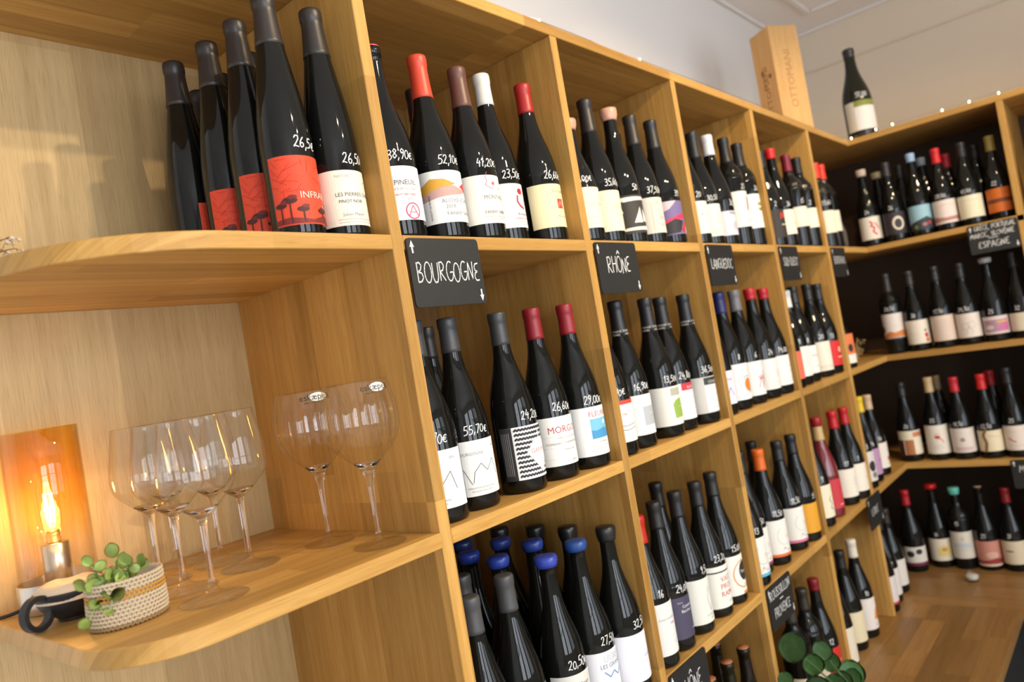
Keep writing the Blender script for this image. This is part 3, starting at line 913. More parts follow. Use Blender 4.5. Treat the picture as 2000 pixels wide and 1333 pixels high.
bottle('1B', .4355, .046, .302, cap=('foil', (140, 28, 38)), lab=LB((240, 240, 238), [('text', 'FLEURIE', .0135, .012, .070, paint(170, 70, 80)), ('rect', -.010, .030, .034, .066, paint(120, 190, 220)), ('poly', [(-.010, .030), (.034, .030), (.034, .044), (.02, .048), (.0, .044), (-.010, .046)], paint(70, 150, 200)), ('disc', .022, .058, .004, .004, paint(240, 250, 250)), T('LES MORIERS', .004, .012, .022, GREY)] + lines(3, .006, .005, .05, .01), w=.100, h=.088, z0=.022), price='29,00' + E_, desc='dark bottle with wine-red capsule and white Fleurie label, blue picture', rot=-16, pu=.014, pz=.116)

# --- two shelves below Bourgogne: blue waxes and grey foils
BLUE = (38, 62, 150)
bottle('1C', .080, .050, .291, cap=('foil', (76, 76, 78)), desc='bottle with grey capsule beside the oak end divider')
bottle('1C', .160, .050, .297, cap=('foil', (72, 72, 74)), desc='bottle with grey capsule next to the blue wax row')
bottle('1C', .268, .050, .291, cap=('disc', (52, 70, 168)), lab=LB((226, 222, 214), [T('Rouge', .008, .012, .060, INK)], w=.10), price='20,50' + E_, desc='bottle with bright blue wax top priced 20,50', rot=-10, pu=.014)
bottle('1C', .355, .050, .292, cap=('disc', (40, 74, 142)), lab=LB((238, 238, 242), [T('LES GRANDES', .010, .014, .056, paint(70, 90, 120)), ('pen', 'UIGNES', .012, .014, .066, GREY, .0006), ('line', [(-.01, .05), (.0, .04), (.01, .048), (.02, .038), (.034, .046)], .0022, paint(110, 150, 190))], w=.104, h=.084, z0=.024), price='27,50' + E_, desc='bottle with blue wax top and Les Grandes label', rot=-12, pu=.022)
bottle('1C', .434, .038, .297, cap=('wax', (30, 30, 31)), lab=LB((238, 238, 244), [T('vin de pays', .005, .020, .040, paint(90, 110, 180)), ('rect', .004, .030, .040, .0304, LGREY)], w=.100, h=.084, z0=.024), price='32,50' + E_, desc='bottle with black wax top and plain white label', rot=-8, pu=.024)
for (x, y, c, k) in ((.146, .130, DGR, 'foil'), (.237, .130, BLUE, 'disc'), (.332, .130, (36, 62, 140), 'disc'), (.250, .212, BLUE, 'disc'), (.335, .210, (34, 56, 128), 'disc'), (.312, .290, (30, 44, 92), 'disc')):
    bottle('1C', x, y, .297, cap=(k, c), desc={(.146, .130): 'bottle with grey capsule in the second row', (.237, .130): 'second-row blue wax bottle behind the grey capsules', (.332, .130): 'second-row blue wax bottle behind the bright blue one', (.250, .212): 'third-row blue wax bottle above a grey capsule', (.335, .210): 'third-row blue wax bottle near black wax ones', (.312, .290): 'rearmost dim blue wax bottle'}[(x, y)])
for (x, y, w_) in ((.406, .276, 'rearmost'), (.424, .196, 'third row by the divider'), (.4245, .118, 'second row by the divider')):
    bottle('1C', x, y, .299, cap=('wax', (28, 28, 29)), desc='bottle with black wax top, ' + w_, group='rear black wax bottles')

# --- above upper Rhone
bottle('2A', .544, .042, .250, cap=('wax', (214, 160, 132)), lab=LB((242, 236, 202), [('pen', 'UILA SORIA', .006, .016, .044, GREY, .0005), T('rouge', .004, .016, .032, GREY)] + lines(2, .008, .012, .06), w=.11), price='26,00' + E_, desc='short bottle with pale pink wax and cream label', rot=-10, pu=.0, pz=.118)
bottle('2A', .634, .050, .308, cap=('long', (44, 38, 36)), lab=LB((240, 232, 196), [('line', [(-.034, .010), (.04, .010), (.04, .066), (-.034, .066), (-.034, .010)], .0006, LGREY), ('pen', 'SYRAH', .010, .016, .044, GREY, .0007), T('rouge', .005, .018, .030, GREY)], w=.112, h=.084, z0=.024), price='35,60' + E_, desc='dark bottle with black capsule and framed cream label', rot=-10, pu=.020)
bottle('2A', .724, .050, .302, cap=('wax', (212, 158, 134)), lab=LB((56, 52, 48), [('poly', [(-.05, .078), (.05, .078), (.044, .072), (-.02, .068)], paint(236, 230, 214)), ('poly', [(-.040, .050), (-.028, .056), (-.024, .046), (-.038, .040)], paint(236, 230, 214)), ('poly', [(-.004, .022), (.016, .056), (.020, .022)], paint(236, 230, 214)), ('poly', [(.022, .024), (.024, .052), (.040, .024)], paint(236, 230, 214)), ('poly', [(-.030, .006), (.040, .006), (.034, .014), (-.024, .012)], paint(236, 230, 214))], w=.108, h=.082, z0=.022), price='50' , desc='dark bottle with pale pink wax and sailing-boat label', rot=-16, pu=.020)
bottle('2A', .812, .050, .300, cap=('long', (46, 39, 34)), lab=LB((214, 208, 194), [('pen', 'DRE', .010, .006, .062, GREY, .0007), ('pen', 'UES', .008, .012, .046, GREY, .0006), ('pen', 'VIES', .008, .012, .030, GREY, .0006), ('pen', 'VES', .008, .014, .014, GREY, .0006), ('line', [(-.012, .006), (-.012, .070)], .0006, GREY)], w=.104, h=.080, z0=.024), price='37,50' + E_, desc='dark bottle with black capsule and hand-drawn grey label', rot=-8, pu=.014)
bottle('2A', .8975, .046, .299, cap=('long', (36, 34, 34)), lab=LB((120, 104, 150), [('poly', [(-.05, .03), (.02, .05), (.05, .046), (.05, .036), (.0, .034), (-.05, .016)], paint(206, 52, 90)), ('poly', [(-.05, 0), (.0, .004), (.014, .03), (-.01, .036), (-.05, .02)], paint(40, 36, 40)), ('poly', [(-.05, .05), (-.02, .06), (.0, .078), (-.05, .078)], paint(206, 190, 196)), ('poly', [(.02, .0), (.05, .0), (.05, .08), (.03, .06)], paint(112, 140, 210)), ('disc', .020, .022, .006, .006, paint(216, 40, 44)), ('disc', .014, .010, .009, .006, paint(216, 40, 44)), ('disc', .028, .008, .006, .010, paint(226, 226, 236))], w=.10, h=.078, z0=.022), price='39', desc='dark bottle with black capsule and colourful abstract label', rot=-4, pu=.016)
bottle('2A', .895, .142, .298, cap=('foil', (34, 32, 32)), desc='dark bottle with black capsule in the back row')

# --- below upper Rhone
RD = lambda c: [('rect', -.004, .060, .046, .078, paint(*c))]
bottle('2B', .5375, .046, .298, cap=('foil', (30, 30, 32)), lab=LB((238, 236, 228), [('rect', -.06, .072, .06, .080, paint(206, 70, 56)), ('line', [(-.02, .034), (0, .030), (.03, .034)], .001, INK), ('line', [(-.02, .026), (0, .022), (.03, .026)], .001, INK), T('rouge', .005, .0, .052, paint(206, 70, 56))], w=.11), price='8,90' + E_, desc='dark bottle with red-topped white label behind the divider', rot=-8, pz=.116)
def dots_cap(t, kind='burg'):
    """two rows of pale lettering printed round a black capsule foot"""
    d = Drawing()
    for row, v in ((0, .236), (1, .2295)):
        d.draw([('text', 'DOMAINE' if row == 0 else 'VIGNES', .0062, -.018 + .012 * q, v, paint(205, 200, 190)) for q in (0, 2.6)])
    d.layer = 1
    for v in d.bm.verts:
        v.co.z = 2
    o = obj('capsule_lettering', d.wrapped('capsule_lettering', lambda v: rad(kind, v) + .0012, .0001), None, t)
for (x, y, lab, pr, ds, rt, pu_) in (
    (.618, .050, LB((232, 231, 226), [('rect', .002, .018, .050, .056, paint(180, 184, 188)), ('rect', .008, .062, .048, .074, paint(222, 224, 226)), T('BLANC', .004, .026, .040, paint(235, 235, 235))], w=.106, h=.080, z0=.026), '16,90', 'dark bottle with white label and pale grey square', -16, .018),
    (.738, .050, LB((232, 230, 220), [('rect', .002, .062, .05, .078, paint(180, 176, 160)), ('poly', [(.006, .014), (.05, .016), (.05, .052), (.040, .046), (.030, .056), (.012, .052), (.004, .044)], paint(146, 178, 74)), T('BLANC', .004, .026, .036, paint(235, 240, 220))], w=.108, h=.082, z0=.024), '13,50', 'dark bottle with white label and green hill', -16, .020),
    (.818, .058, LB((236, 235, 232), [('rect', -.01, .064, .05, .080, paint(196, 58, 70)), ('text', 'ROUGE', .009, .020, .067, paint(240, 220, 220))] + lines(4, .01, .012, .05, .016), w=.104, h=.080, z0=.024), '24,80', 'dark bottle with white label and red heading', -10, .018),
    (.9045, .044, LB((206, 204, 198), [('rect', -.012, .002, .05, .062, paint(236, 236, 232)), ('rect', -.012, .064, .05, .080, paint(52, 52, 50)), ('text', 'CONDRIEU', .0085, .020, .067, paint(230, 228, 220))] + lines(3, .01, .014, .04, .02), w=.104, h=.082, z0=.024), '36,50', 'dark bottle with grey label and black heading', -10, .016)):
    t_ = bottle('2B', x, y, .301, cap=('long', (30, 30, 32)), lab=lab, price=pr + E_, desc=ds, rot=rt, pu=pu_)
    dots_cap(t_)

# --- above lower Rhone
bottle('2C', .548, .042, .286, cap=('foil', (190, 40, 30)), lab=LB((236, 234, 228), [T('Camin Larredya', .0065, .006, .066, GREY), T('rouge', .006, .018, .056, REDI), ('line', [(.018, .018), (.026, .024)], .001, GREY)], w=.11, h=.098, z0=.024), price='16', desc='dark bottle with red capsule and tall white label', rot=-8, pu=.010)
bottle('2C', .629, .048, .294, cap=('foil', (34, 33, 33)), lab=LB((76, 70, 92), [T('Ch\u00e2teau', .004, -.004, .070, paint(210, 205, 220)), T('Cam\u00e8ne', .0085, .014, .060, paint(236, 234, 240)), T('Bacchus', .0085, .010, .051, paint(236, 234, 240)), T('rouge', .005, .026, .014, paint(236, 234, 240))], w=.112, h=.082, z0=.024), price='24,00' + E_, desc='dark bottle with slate purple label', rot=-10, pu=.022)
bottle('2C', .718, .048, .294, cap=('foil', (32, 31, 31)), lab=LB((236, 234, 222), [('line', [(.014, .074), (.006, .05), (.012, .024), (.022, .036), (.016, .07)], .0009, INK), T('Les Vignes', .006, .010, .014, GREY), T('2019', .005, .014, .006, GREY)], w=.094, h=.092, z0=.020), price='9,50', desc='dark bottle with tall cream label and leaf line', rot=-2, pu=.022)
bottle('2C', .812, .048, .293, cap=('foil', (32, 31, 31)), lab=LB((238, 236, 224), [('text', 'VAST', .016, .016, .056, paint(196, 62, 54)), ('text', 'PROG', .016, .016, .040, paint(196, 62, 54)), ('text', 'RAMM', .016, .016, .024, paint(196, 62, 54)), ('poly', [(-.046, .078), (-.03, .078), (-.038, .02), (-.046, .006)], paint(50, 48, 46)), ('rect', -.046, .076, .05, .079, paint(50, 48, 46)), T('LES VIGNES', .005, .024, .010, GREY)], w=.106, h=.090, z0=.020), price='23,20', desc='dark bottle with cream label in red capitals', rot=-12, pu=.016)
bottle('2C', .892, .048, .296, cap=('foil', (32, 31, 31)), lab=LB((238, 236, 226), [('disc', .018, .050, .018, .022, paint(46, 44, 44)), ('text', 'Tenum', .010, .018, .046, paint(240, 236, 220)), ('ring', .014, .044, .030, .0026, paint(212, 150, 56)), T('COTES', .005, .020, .018, GREY), ('rect', .006, .0, .05, .006, paint(220, 140, 50))], w=.10, h=.088, z0=.020), price='15,00', desc='dark bottle with black oval emblem and orange arc', rot=-4, pu=.014)
bottle('2C', .784, .130, .299, cap=('foil', (32, 31, 31)), desc='dark bottle with black capsule in the back row')

# --- below lower Rhone
COP = (176, 112, 78)
for (x, y, H, ds) in ((.905, .118, .290, 'unlabelled bottle with bare dark neck behind the others'), (.803, .040, .300, 'olive glass bottle with copper stopper'), (.886, .038, .299, 'black glass bottle with copper stopper'), (.718, .040, .299, 'bottle with copper stopper half behind the sign')):
    bottle('2D', x, y, H, cap=('bare', COP), desc=ds, glass_m=M_BOTTLE_OLIVE if 'olive' in ds else M_BOTTLE_BROWN)

# --- Languedoc
bottle('3A', 1.030, .044, .297, cap=('long', (40, 40, 41)), lab=LB((232, 236, 218), [T('A C', .012, .010, .044, paint(206, 120, 110))], w=.11), price='20', desc='dark bottle with pale label half behind the divider', rot=-6, pu=.01)
bottle('3A', 1.110, .046, .298, cap=('long', (40, 40, 41)), lab=LB((230, 234, 214), [('pen', 'FLO', .012, .010, .046, GREY, .0007), ('pen', 'MER', .010, .014, .030, GREY, .0006)] + lines(3, .006, .006, .05, .01), w=.11, h=.082, z0=.022), price='30,50', desc='dark bottle with black capsule and pale green label', rot=-6, pu=.012)
bottle('3A', 1.198, .046, .301, cap=('foil', (222, 224, 230)), lab=LB((216, 212, 222), [('text', 'MAAS', .012, .014, .054, paint(70, 66, 80)), ('disc', .020, .024, .016, .012, paint(198, 190, 206))], w=.10, h=.064, z0=.026), price='30', desc='dark bottle with white capsule and lilac grey label', rot=-2, pu=.020, pz=.104)
bottle('3A', 1.303, .046, .306, 'bord', ('long', (34, 33, 34)), LB((234, 236, 224), [('poly', [(.012, .04), (.022, .05), (.026, .08), (.018, .088), (.014, .066)], paint(176, 92, 84)), T('rouge', .006, .010, .016, paint(206, 110, 90))], w=.104, h=.098, z0=.052), '25', 'straight-shouldered bottle with white label and red leaf', rot=-2, pu=.018, pz=.156)
bottle('3A', 1.382, .042, .299, 'bord', ('long', (34, 33, 34)), LB((236, 238, 226), [('rect', .002, .062, .05, .072, paint(168, 158, 70)), ('rect', .004, .048, .05, .057, paint(150, 140, 66)), T('rouge', .005, .02, .02, paint(206, 110, 90))], w=.10, h=.096, z0=.050), '26', 'straight-shouldered bottle with white label and two gold bars', rot=4, pu=.014, pz=.154)
bottle('3B', 1.012, .046, .298, cap=('foil', (30, 30, 32)), lab=LB((234, 228, 238), [('text', 'PINK', .010, .010, .056, paint(190, 90, 150)), ('line', [(.0, .02), (.01, .04), (.02, .02)], .002, paint(130, 110, 170))], w=.112), price='13', desc='dark bottle with pale lilac label behind the divider', rot=-10)
bottle('3B', 1.104, .048, .300, cap=('foil', (40, 42, 98)), lab=LB((238, 238, 236), [('disc', .022, .036, .015, .017, paint(232, 130, 40)), ('line', [(.006, .050), (.014, .058), (.026, .056)], .0016, paint(60, 66, 140)), ('line', [(.020, .016), (.030, .018), (.036, .024)], .0016, paint(60, 66, 140)), T('2021', .005, .010, .008, GREY), ('pen', 'LC', .01, .0, .066, GREY, .0006)], w=.10, h=.090, z0=.024), price='8', desc='dark bottle with navy capsule and orange sun label', rot=-8, pu=.012)
bottle('3B', 1.200, .048, .301, cap=('foil', (112, 112, 116)), lab=LB((236, 236, 230), [('line', [(-.002 + .006 * i, .02 + .012 * (i % 3)) for i in range(7)], .002, paint(206, 80, 70)), ('line', [(.0 + .005 * i, .05 - .010 * (i % 2)) for i in range(8)], .002, paint(206, 80, 70)), ('line', [(.016, .014), (.024, .06)], .002, paint(206, 80, 70))], w=.096, h=.088, z0=.022), price='6', desc='dark bottle with silver grey capsule and red scribble label', rot=-2, pu=.012)
bottle('3B', 1.299, .046, .302, cap=('short', (184, 30, 40)), lab=LB((234, 232, 226), [('line', [(.016, .03), (.022, .044), (.026, .03)], .0012, GREY), T('JUSTINE', .006, .014, .046, LGREY)] + lines(2, .01, .007, .04, .01), w=.106, h=.082, z0=.024), price='24', desc='dark bottle with red capsule and plain off-white label', rot=-8, pu=.014)
bottle('3B', 1.3815, .042, .299, cap=('short', (176, 28, 38)), lab=LB((236, 235, 230), [T('DOMAINE', .006, .016, .050, LGREY), T('VIGNE', .006, .018, .036, LGREY)] + lines(2, .01, .007, .04, .01), w=.104, h=.082, z0=.024), price='14,00', desc='dark bottle with red capsule against the divider', rot=-2, pu=.010)
FLOR = lambda: [('line', arcp(.010, .050, .022, .022, 120, 330, 12), .0008, GREY), ('pen', 'TA', .010, .020, .042, paint(206, 110, 100), .0007), ('disc', .004, .020, .0035, .003, LGREY), ('disc', .018, .014, .004, .003, LGREY), ('line', [(-.004, .012), (.004, .020), (.012, .014)], .0007, GREY)]
for (x, y, H, cc, fc, ds) in ((1.013, .040, .299, ('foil', (58, 60, 58)), (96, 180, 210), 'dark bottle with white label and sky blue foot band'), (1.092, .064, .304, ('foil', (32, 32, 32)), (150, 66, 96), 'dark bottle with white label and plum foot band'), (1.173, .048, .293, ('foil', (222, 104, 30)), (228, 108, 52), 'dark bottle with bright orange capsule and orange foot band'), (1.298, .046, .291, ('foil', (34, 34, 35)), (214, 120, 150), 'dark bottle with white label and pink foot band')):
    bottle('3C', x, y, H, cap=cc, lab=LB((236, 233, 224), FLOR() + [('rect', -.05, .0, .05, .007, paint(*fc))], w=.100, h=.092, z0=.022), price=('13' if 'blue' in ds else '11,50'), desc=ds, rot=-6, pu=.010)
bottle('3C', 1.3815, .038, .293, cap=('foil', (30, 30, 30)), lab=LB((226, 160, 40), [('disc', .010, .024, .0025, .0025, paint(226, 150, 120)), ('disc', .022, .034, .002, .002, paint(226, 150, 120)), ('disc', .002, .012, .003, .002, paint(200, 140, 50))], w=.098, h=.080, z0=.024), price='15', desc='dark bottle with golden yellow label', rot=-2, pu=.020)
bottle('3C', 1.322, .128, .290, cap=('foil', (30, 30, 31)), desc='dark bottle with black capsule in the back row')
bottle('3D', 1.178, .040, .303, 'bord', ('foil', (52, 47, 42)), LB((226, 214, 186), [], w=.10, h=.09), None, 'straight-shouldered bottle with gold-banded capsule, beside the sign')
bottle('3D', 1.275, .040, .301, 'bord', ('foil', (48, 44, 40)), LB((224, 212, 182), [T('Cuvee', .007, .010, .060, GREY)] + lines(3, .012, .010, .05, .01) , w=.104, h=.096), '15', 'straight-shouldered bottle with beige label behind the round-leaf plant', pz=.15)
bottle('3D', 1.368, .040, .297, cap=('short', (128, 28, 36)), lab=LB((206, 44, 36), [T('rouge', .010, .012, .050, paint(240, 200, 180)), ('rect', .002, .036, .026, .0375, paint(240, 200, 180))], w=.104, h=.090), price='12', desc='dark bottle with dark red capsule and scarlet label')

# --- Sud-Ouest
bottle('4A', 1.552, .044, .296, cap=('foil', (30, 30, 31)), lab=LB((56, 50, 46), [('line', [(.002, .056), (.006, .074), (.014, .058), (.020, .074)], .004, paint(226, 60, 44)), ('rect', .002, .036, .030, .040, paint(200, 190, 180))], w=.10, h=.084), price='2', desc='dark bottle with dark label and red strokes')
bottle('4A', 1.642, .044, .313, cap=('short', (214, 36, 34)), lab=LB((240, 230, 208), [('line', [(.018, .06), (.026, .066)], .0012, GREY), T('CHATEAU', .006, .014, .030, GREY)], w=.106, h=.076, z0=.038), price='36', desc='dark bottle with short red capsule and cream label', rot=-6, pu=.012)
bottle('4A', 1.768, .042, .306, 'bord', ('foil', (124, 26, 44)), LB((240, 230, 208), [T('GRAND VIN', .006, .016, .050, LGREY)], w=.104, h=.064, z0=.066), '15', 'straight-shouldered bottle with wine-red capsule and cream label', rot=-4, pu=.012, pz=.14)
bottle('4A', 1.8515, .038, .304, 'bord', ('foil', (34, 30, 30)), LB((240, 230, 208), [T('VIN', .006, .018, .05, LGREY)], w=.10, h=.064, z0=.064), '2', 'straight-shouldered bottle with black white-banded capsule', pz=.14)
bottle('4B', 1.482, .042, .296, cap=('foil', (32, 32, 33)), lab=LB((226, 110, 84), [], w=.10, h=.080), desc='dark bottle with coral label against the divider')
bottle('4B', 1.561, .046, .286, cap=('foil', (226, 222, 216)), lab=LB((238, 234, 226), [('line', [(.004, .07), (.010, .03)], .0008, REDI), ('pen', 'F', .014, .020, .05, GREY, .0007)], w=.10, h=.088), price='8', desc='dark bottle with white capsule and tall white label', rot=-6)
bottle('4B', 1.640, .050, .297, cap=('foil', (32, 32, 33)), lab=LB((238, 236, 228), [T('MAUZAC', .009, .014, .050, paint(206, 90, 90)), ('disc', .016, .020, .003, .003, paint(110, 180, 80))], w=.104, h=.084), price='8', desc='dark bottle with white label and tiny green heart', rot=-4)
bottle('4B', 1.764, .048, .301, cap=('foil', (33, 32, 32)), lab=LB((232, 224, 208), [('rect', -.05, .014, .05, .0152, GREY), ('rect', -.05, .008, .05, .0088, GREY)], w=.106, h=.092, z0=.020), price='20', desc='dark bottle with beige label and double line', rot=-6)
bottle('4B', 1.848, .044, .298, cap=('foil', (33, 32, 32)), lab=LB((206, 42, 40), [('disc', .014, .050, .008, .010, paint(236, 170, 150)), ('rect', .002, .024, .030, .028, paint(236, 190, 170)), ('disc', .012, .038, .003, .003, INK)], w=.104, h=.080), price='13', desc='dark bottle with bright red label', rot=-2)
bottle('4C', 1.524, .042, .296, cap=('foil', (34, 33, 33)), lab=LB((236, 226, 198), [('line', [(.010, .060), (.004, .048), (.014, .040), (.006, .026), (.018, .020)], .002, INK)], w=.10, h=.094), price='9', desc='dark bottle with cream label and black squiggle')
bottle('4C', 1.628, .046, .300, cap=('long', (196, 164, 112)), lab=LB((196, 56, 66), [('rect', .0, .01, .02, .012, paint(240, 200, 190))], w=.096, h=.088), desc='pink wine bottle with tan red-topped capsule and red label', glass_m=M_ROSE)
bottle('4C', 1.772, .044, .296, cap=('foil', (186, 26, 36)), lab=LB((234, 226, 212), [('ring', .016, .052, .006, .0008, GREY), T('chinon', .006, .016, .036, LGREY)], w=.108, h=.088), price='17', desc='dark bottle with bright red capsule and cream ring label', rot=-6)
bottle('4C', 1.8515, .033, .295, cap=('foil', (178, 26, 34)), lab=LB((234, 226, 212), [T('rouge', .006, .014, .040, paint(210, 130, 110))], w=.106, h=.088), price='1', desc='dark bottle with bright red capsule against the divider', rot=-2)
bottle('4D', 1.482, .034, .299, cap=('foil', (40, 38, 38)), lab=LB((228, 216, 192), [], w=.11, h=.10), desc='dark bottle with black capsule and beige label')
bottle('4D', 1.556, .064, .301, cap=('foil', (40, 38, 38)), lab=LB((196, 186, 164), lines(5, .01, .014, .04, .01), w=.10, h=.09), desc='dark bottle with black capsule and grey-beige label')
bottle('4D', 1.735, .044, .299, cap=('foil', (224, 214, 200)), lab=LB((230, 222, 214), [('poly', [(.004, .03), (.05, .02), (.05, .07), (.014, .06)], paint(222, 130, 70)), ('disc', .01, .012, .003, .003, GREY)], w=.106, h=.096), price='10', desc='dark bottle with white capsule and orange-splashed label')
bottle('4D', 1.634, .050, .294, cap=('foil', (34, 33, 33)), lab=LB((228, 216, 180), [], w=.10, h=.09), desc='dark bottle with black capsule and straw label')

red_top = [o_ for o_ in bpy.data.objects if o_.get('label', '').startswith('pink wine bottle')][0]
_h = .300 / .296
o_ = obj('capsule_top', to_mesh(lathe([(.0150, .270), (.0156, .2705), (.0156, .279), (.0163, .281), (.0164, .292), (.0158, .2962), (.012, .2974), (0, .2976)], 28), 'capsule_top', True), cap_mat((150, 26, 32)), red_top)
o_.scale = (1, 1, _h)

# --- corner compartments of the long run
bottle('5A', 2.046, .042, .305, 'bord', ('foil', (226, 62, 38)), LB((238, 230, 206), [T('GRAVES', .006, .010, .040, LGREY)], w=.104, h=.078, z0=.052), '13,60', 'straight-shouldered bottle with orange-red capsule, beside the divider', pz=.15)
bottle('5A', 2.126, .046, .308, 'bord', ('foil', (222, 58, 38)), LB((236, 228, 204), [T('MEDOC', .006, .010, .040, LGREY)], w=.104, h=.074, z0=.060), None, 'straight-shouldered bottle with orange-red capsule, farther from divider')
bottle('5B', 1.995, .042, .212, cap=('short', (34, 34, 36)), lab=LB((226, 120, 70), [('rect', -.05, .0, .05, .030, paint(236, 230, 220)), ('disc', .0, .052, .010, .014, INK)], w=.10, h=.10, z0=.016), price='2', pz=.122, desc='small dark bottle with orange and white label')
bottle('5C', 1.990, .042, .296, cap=('foil', (66, 62, 128)), lab=LB((214, 208, 204), [('disc', .004, .050, .014, .018, paint(40, 38, 40)), ('disc', .008, .020, .010, .010, paint(120, 116, 116))], w=.10, h=.10, z0=.024), price='13', desc='dark bottle with violet capsule and grey figure label')
bottle('5C', 2.082, .048, .298, cap=('foil', (226, 190, 30)), lab=LB((184, 142, 180), [('disc', .014, .048, .003, .003, INK), ('rect', -.05, .0, -.03, .09, paint(190, 60, 90))], w=.10, h=.090), price='14', desc='dark bottle with yellow capsule and mauve label')
bottle('5C', 2.192, .050, .289, cap=('foil', (206, 176, 140)), lab=LB((234, 226, 214), [('disc', .020, .030, .010, .008, paint(220, 80, 50)), ('disc', .022, .016, .009, .008, paint(190, 180, 120)), ('disc', .018, .036, .005, .004, paint(130, 30, 36))], w=.104, h=.090), price='10', desc='dark bottle with tan capsule and fruit label')
bottle('5D', 1.953, .034, .300, cap=('bare', (196, 196, 200)), lab=LB((222, 214, 210), [('rect', -.05, .0, -.012, .09, paint(204, 66, 50)), ('rect', -.05, .0, .05, .008, paint(196, 60, 70))], w=.106, h=.092), desc='dark bottle with silver stopper and red-edged white label')
bottle('5D', 2.040, .044, .299, cap=('foil', (46, 36, 34)), lab=LB((226, 220, 214), [('line', [(.006, .03), (.014, .05), (.02, .03)], .0008, LGREY), ('rect', -.05, .03, -.03, .09, paint(196, 60, 50))], w=.104, h=.090), price='2', desc='dark bottle with brown-topped capsule and white label')
bottle('5D', 2.142, .046, .291, cap=('foil', (44, 36, 34)), lab=LB((226, 221, 212), [], w=.104, h=.090), desc='dark bottle with brown-topped capsule and blank white label')
bottle('5D', 2.374, .030, .300, cap=('foil', (168, 28, 38)), lab=LB((222, 216, 206), [('disc', -.02, .044, .014, .012, paint(40, 38, 40)), ('disc', .012, .052, .012, .010, paint(40, 38, 40)), ('rect', -.05, .0, .05, .012, paint(110, 34, 66))], w=.10, h=.070, z0=.024), desc='dark bottle with red capsule and black floral label', rot=-40)

# --- corner shelving along the end wall
RXB = 2.425
bottle('RA', RXB, -.010, .298, cap=('wax', (196, 176, 160)), lab=LB((234, 224, 210), [('line', [(-.004, .068), (.004, .06), (-.002, .05), (.010, .044), (.004, .028), (.016, .016)], .007, paint(206, 90, 106)), ('line', [(.012, .060), (.022, .050), (.026, .036)], .005, paint(206, 90, 106))], w=.10, h=.086), price='24', desc='dark bottle with pale wax and pink figure label', rot=20)
bottle('RA', RXB, -.097, .301, cap=('foil', (48, 44, 46)), lab=LB((52, 44, 50), [('disc', .010, .040, .021, .026, paint(222, 214, 196)), ('disc', .010, .039, .013, .018, paint(58, 50, 54))], w=.10, h=.082), price='26', desc='dark bottle with dark label and cream ring', rot=14)
bottle('RA', RXB, -.185, .309, cap=('short', (156, 182, 214)), lab=LB((150, 190, 206), [('poly', [(-.05, .0), (.05, .0), (.05, .03), (.02, .046), (-.01, .036), (-.03, .030), (-.05, .022)], paint(50, 56, 64)), ('disc', -.02, .012, .007, .007, paint(110, 140, 60)), ('disc', .01, .018, .009, .007, paint(160, 110, 110)), ('disc', .028, .022, .006, .006, paint(190, 60, 60))], w=.10, h=.090, z0=.022), desc='dark bottle with light blue capsule and blue landscape label', rot=10)
bottle('RA', RXB, -.266, .302, cap=('foil', (206, 36, 40)), lab=LB((230, 214, 206), [('poly', [(-.05, .006), (.05, .010), (.05, .024), (.0, .020), (-.05, .028)], paint(176, 130, 124)), ('line', [(-.02, .060), (.0, .068), (.03, .062)], .001, GREY)], w=.106, h=.084), price='28,00', desc='dark bottle with red capsule and rosy label', rot=8)
bottle('RA', RXB, -.347, .298, cap=('foil', (38, 36, 36)), lab=LB((232, 226, 198), [('rect', -.034, .062, .03, .0632, LGREY)], w=.108, h=.080), price='41,00', desc='dark bottle with black capsule and ivory label', rot=6)
bottle('RA', RXB + .004, -.434, .295, cap=('foil', (150, 130, 60)), lab=LB((206, 104, 30), [('rect', -.046, .032, .046, .046, paint(110, 56, 30))], w=.10, h=.082), price='22', desc='dark bottle with gold capsule and burnt orange label', rot=4)
bottle('RA', 2.535, -.036, .290, cap=('wax', (180, 166, 130)), desc='dark bottle with pale wax in the back row')
bottle('RA', 2.530, -.120, .294, cap=('foil', (34, 33, 33)), desc='black capsule bottle behind the cream ring label', group='black capsule bottles, rear of the top corner shelf')
bottle('RA', 2.520, -.200, .298, cap=('short', (146, 160, 172)), desc='dark bottle with grey-blue capsule in the back row')
bottle('RA', 2.545, -.276, .292, cap=('foil', (176, 30, 38)), desc='dark bottle with red capsule in the back row')
bottle('RA', 2.535, -.372, .296, cap=('foil', (34, 33, 33)), desc='black capsule bottle behind the ivory label', group='black capsule bottles, rear of the top corner shelf')
bottle('RA', RXB + .004, -.560, .300, cap=('foil', (34, 33, 33)), lab=LB((214, 176, 60), [], w=.10), desc='dark bottle with yellow label beyond the divider', rot=4)
bottle('RB', RXB, -.028, .305, 'bord', ('long', (46, 40, 38)), LB((234, 224, 218), [('poly', [(-.05, .012), (-.02, .028), (.0, .022), (.03, .030), (.05, .020), (.05, .006), (-.05, .004)], paint(212, 130, 64)), ('rect', -.05, .0, .05, .004, paint(160, 150, 140)), ('poly', [(-.05, .02), (-.036, .03), (-.04, .05), (-.05, .046)], paint(120, 40, 30)), T('Mendoza', .006, .010, .046, LGREY)], w=.104, h=.094, z0=.058), '20,50', 'straight-shouldered bottle with orange dune label', rot=16, pz=.165)
bottle('RB', RXB, -.107, .299, cap=('foil', (48, 42, 40)), lab=LB((234, 224, 208), [('disc', .028, .030, .007, .009, paint(196, 50, 50)), ('disc', .026, .048, .005, .005, paint(120, 140, 70)), ('disc', .030, .012, .008, .008, paint(222, 120, 70)), ('rect', -.03, .036, .0, .037, LGREY)], w=.106, h=.088), price='38', desc='dark bottle with cream label and small red flower', rot=12)
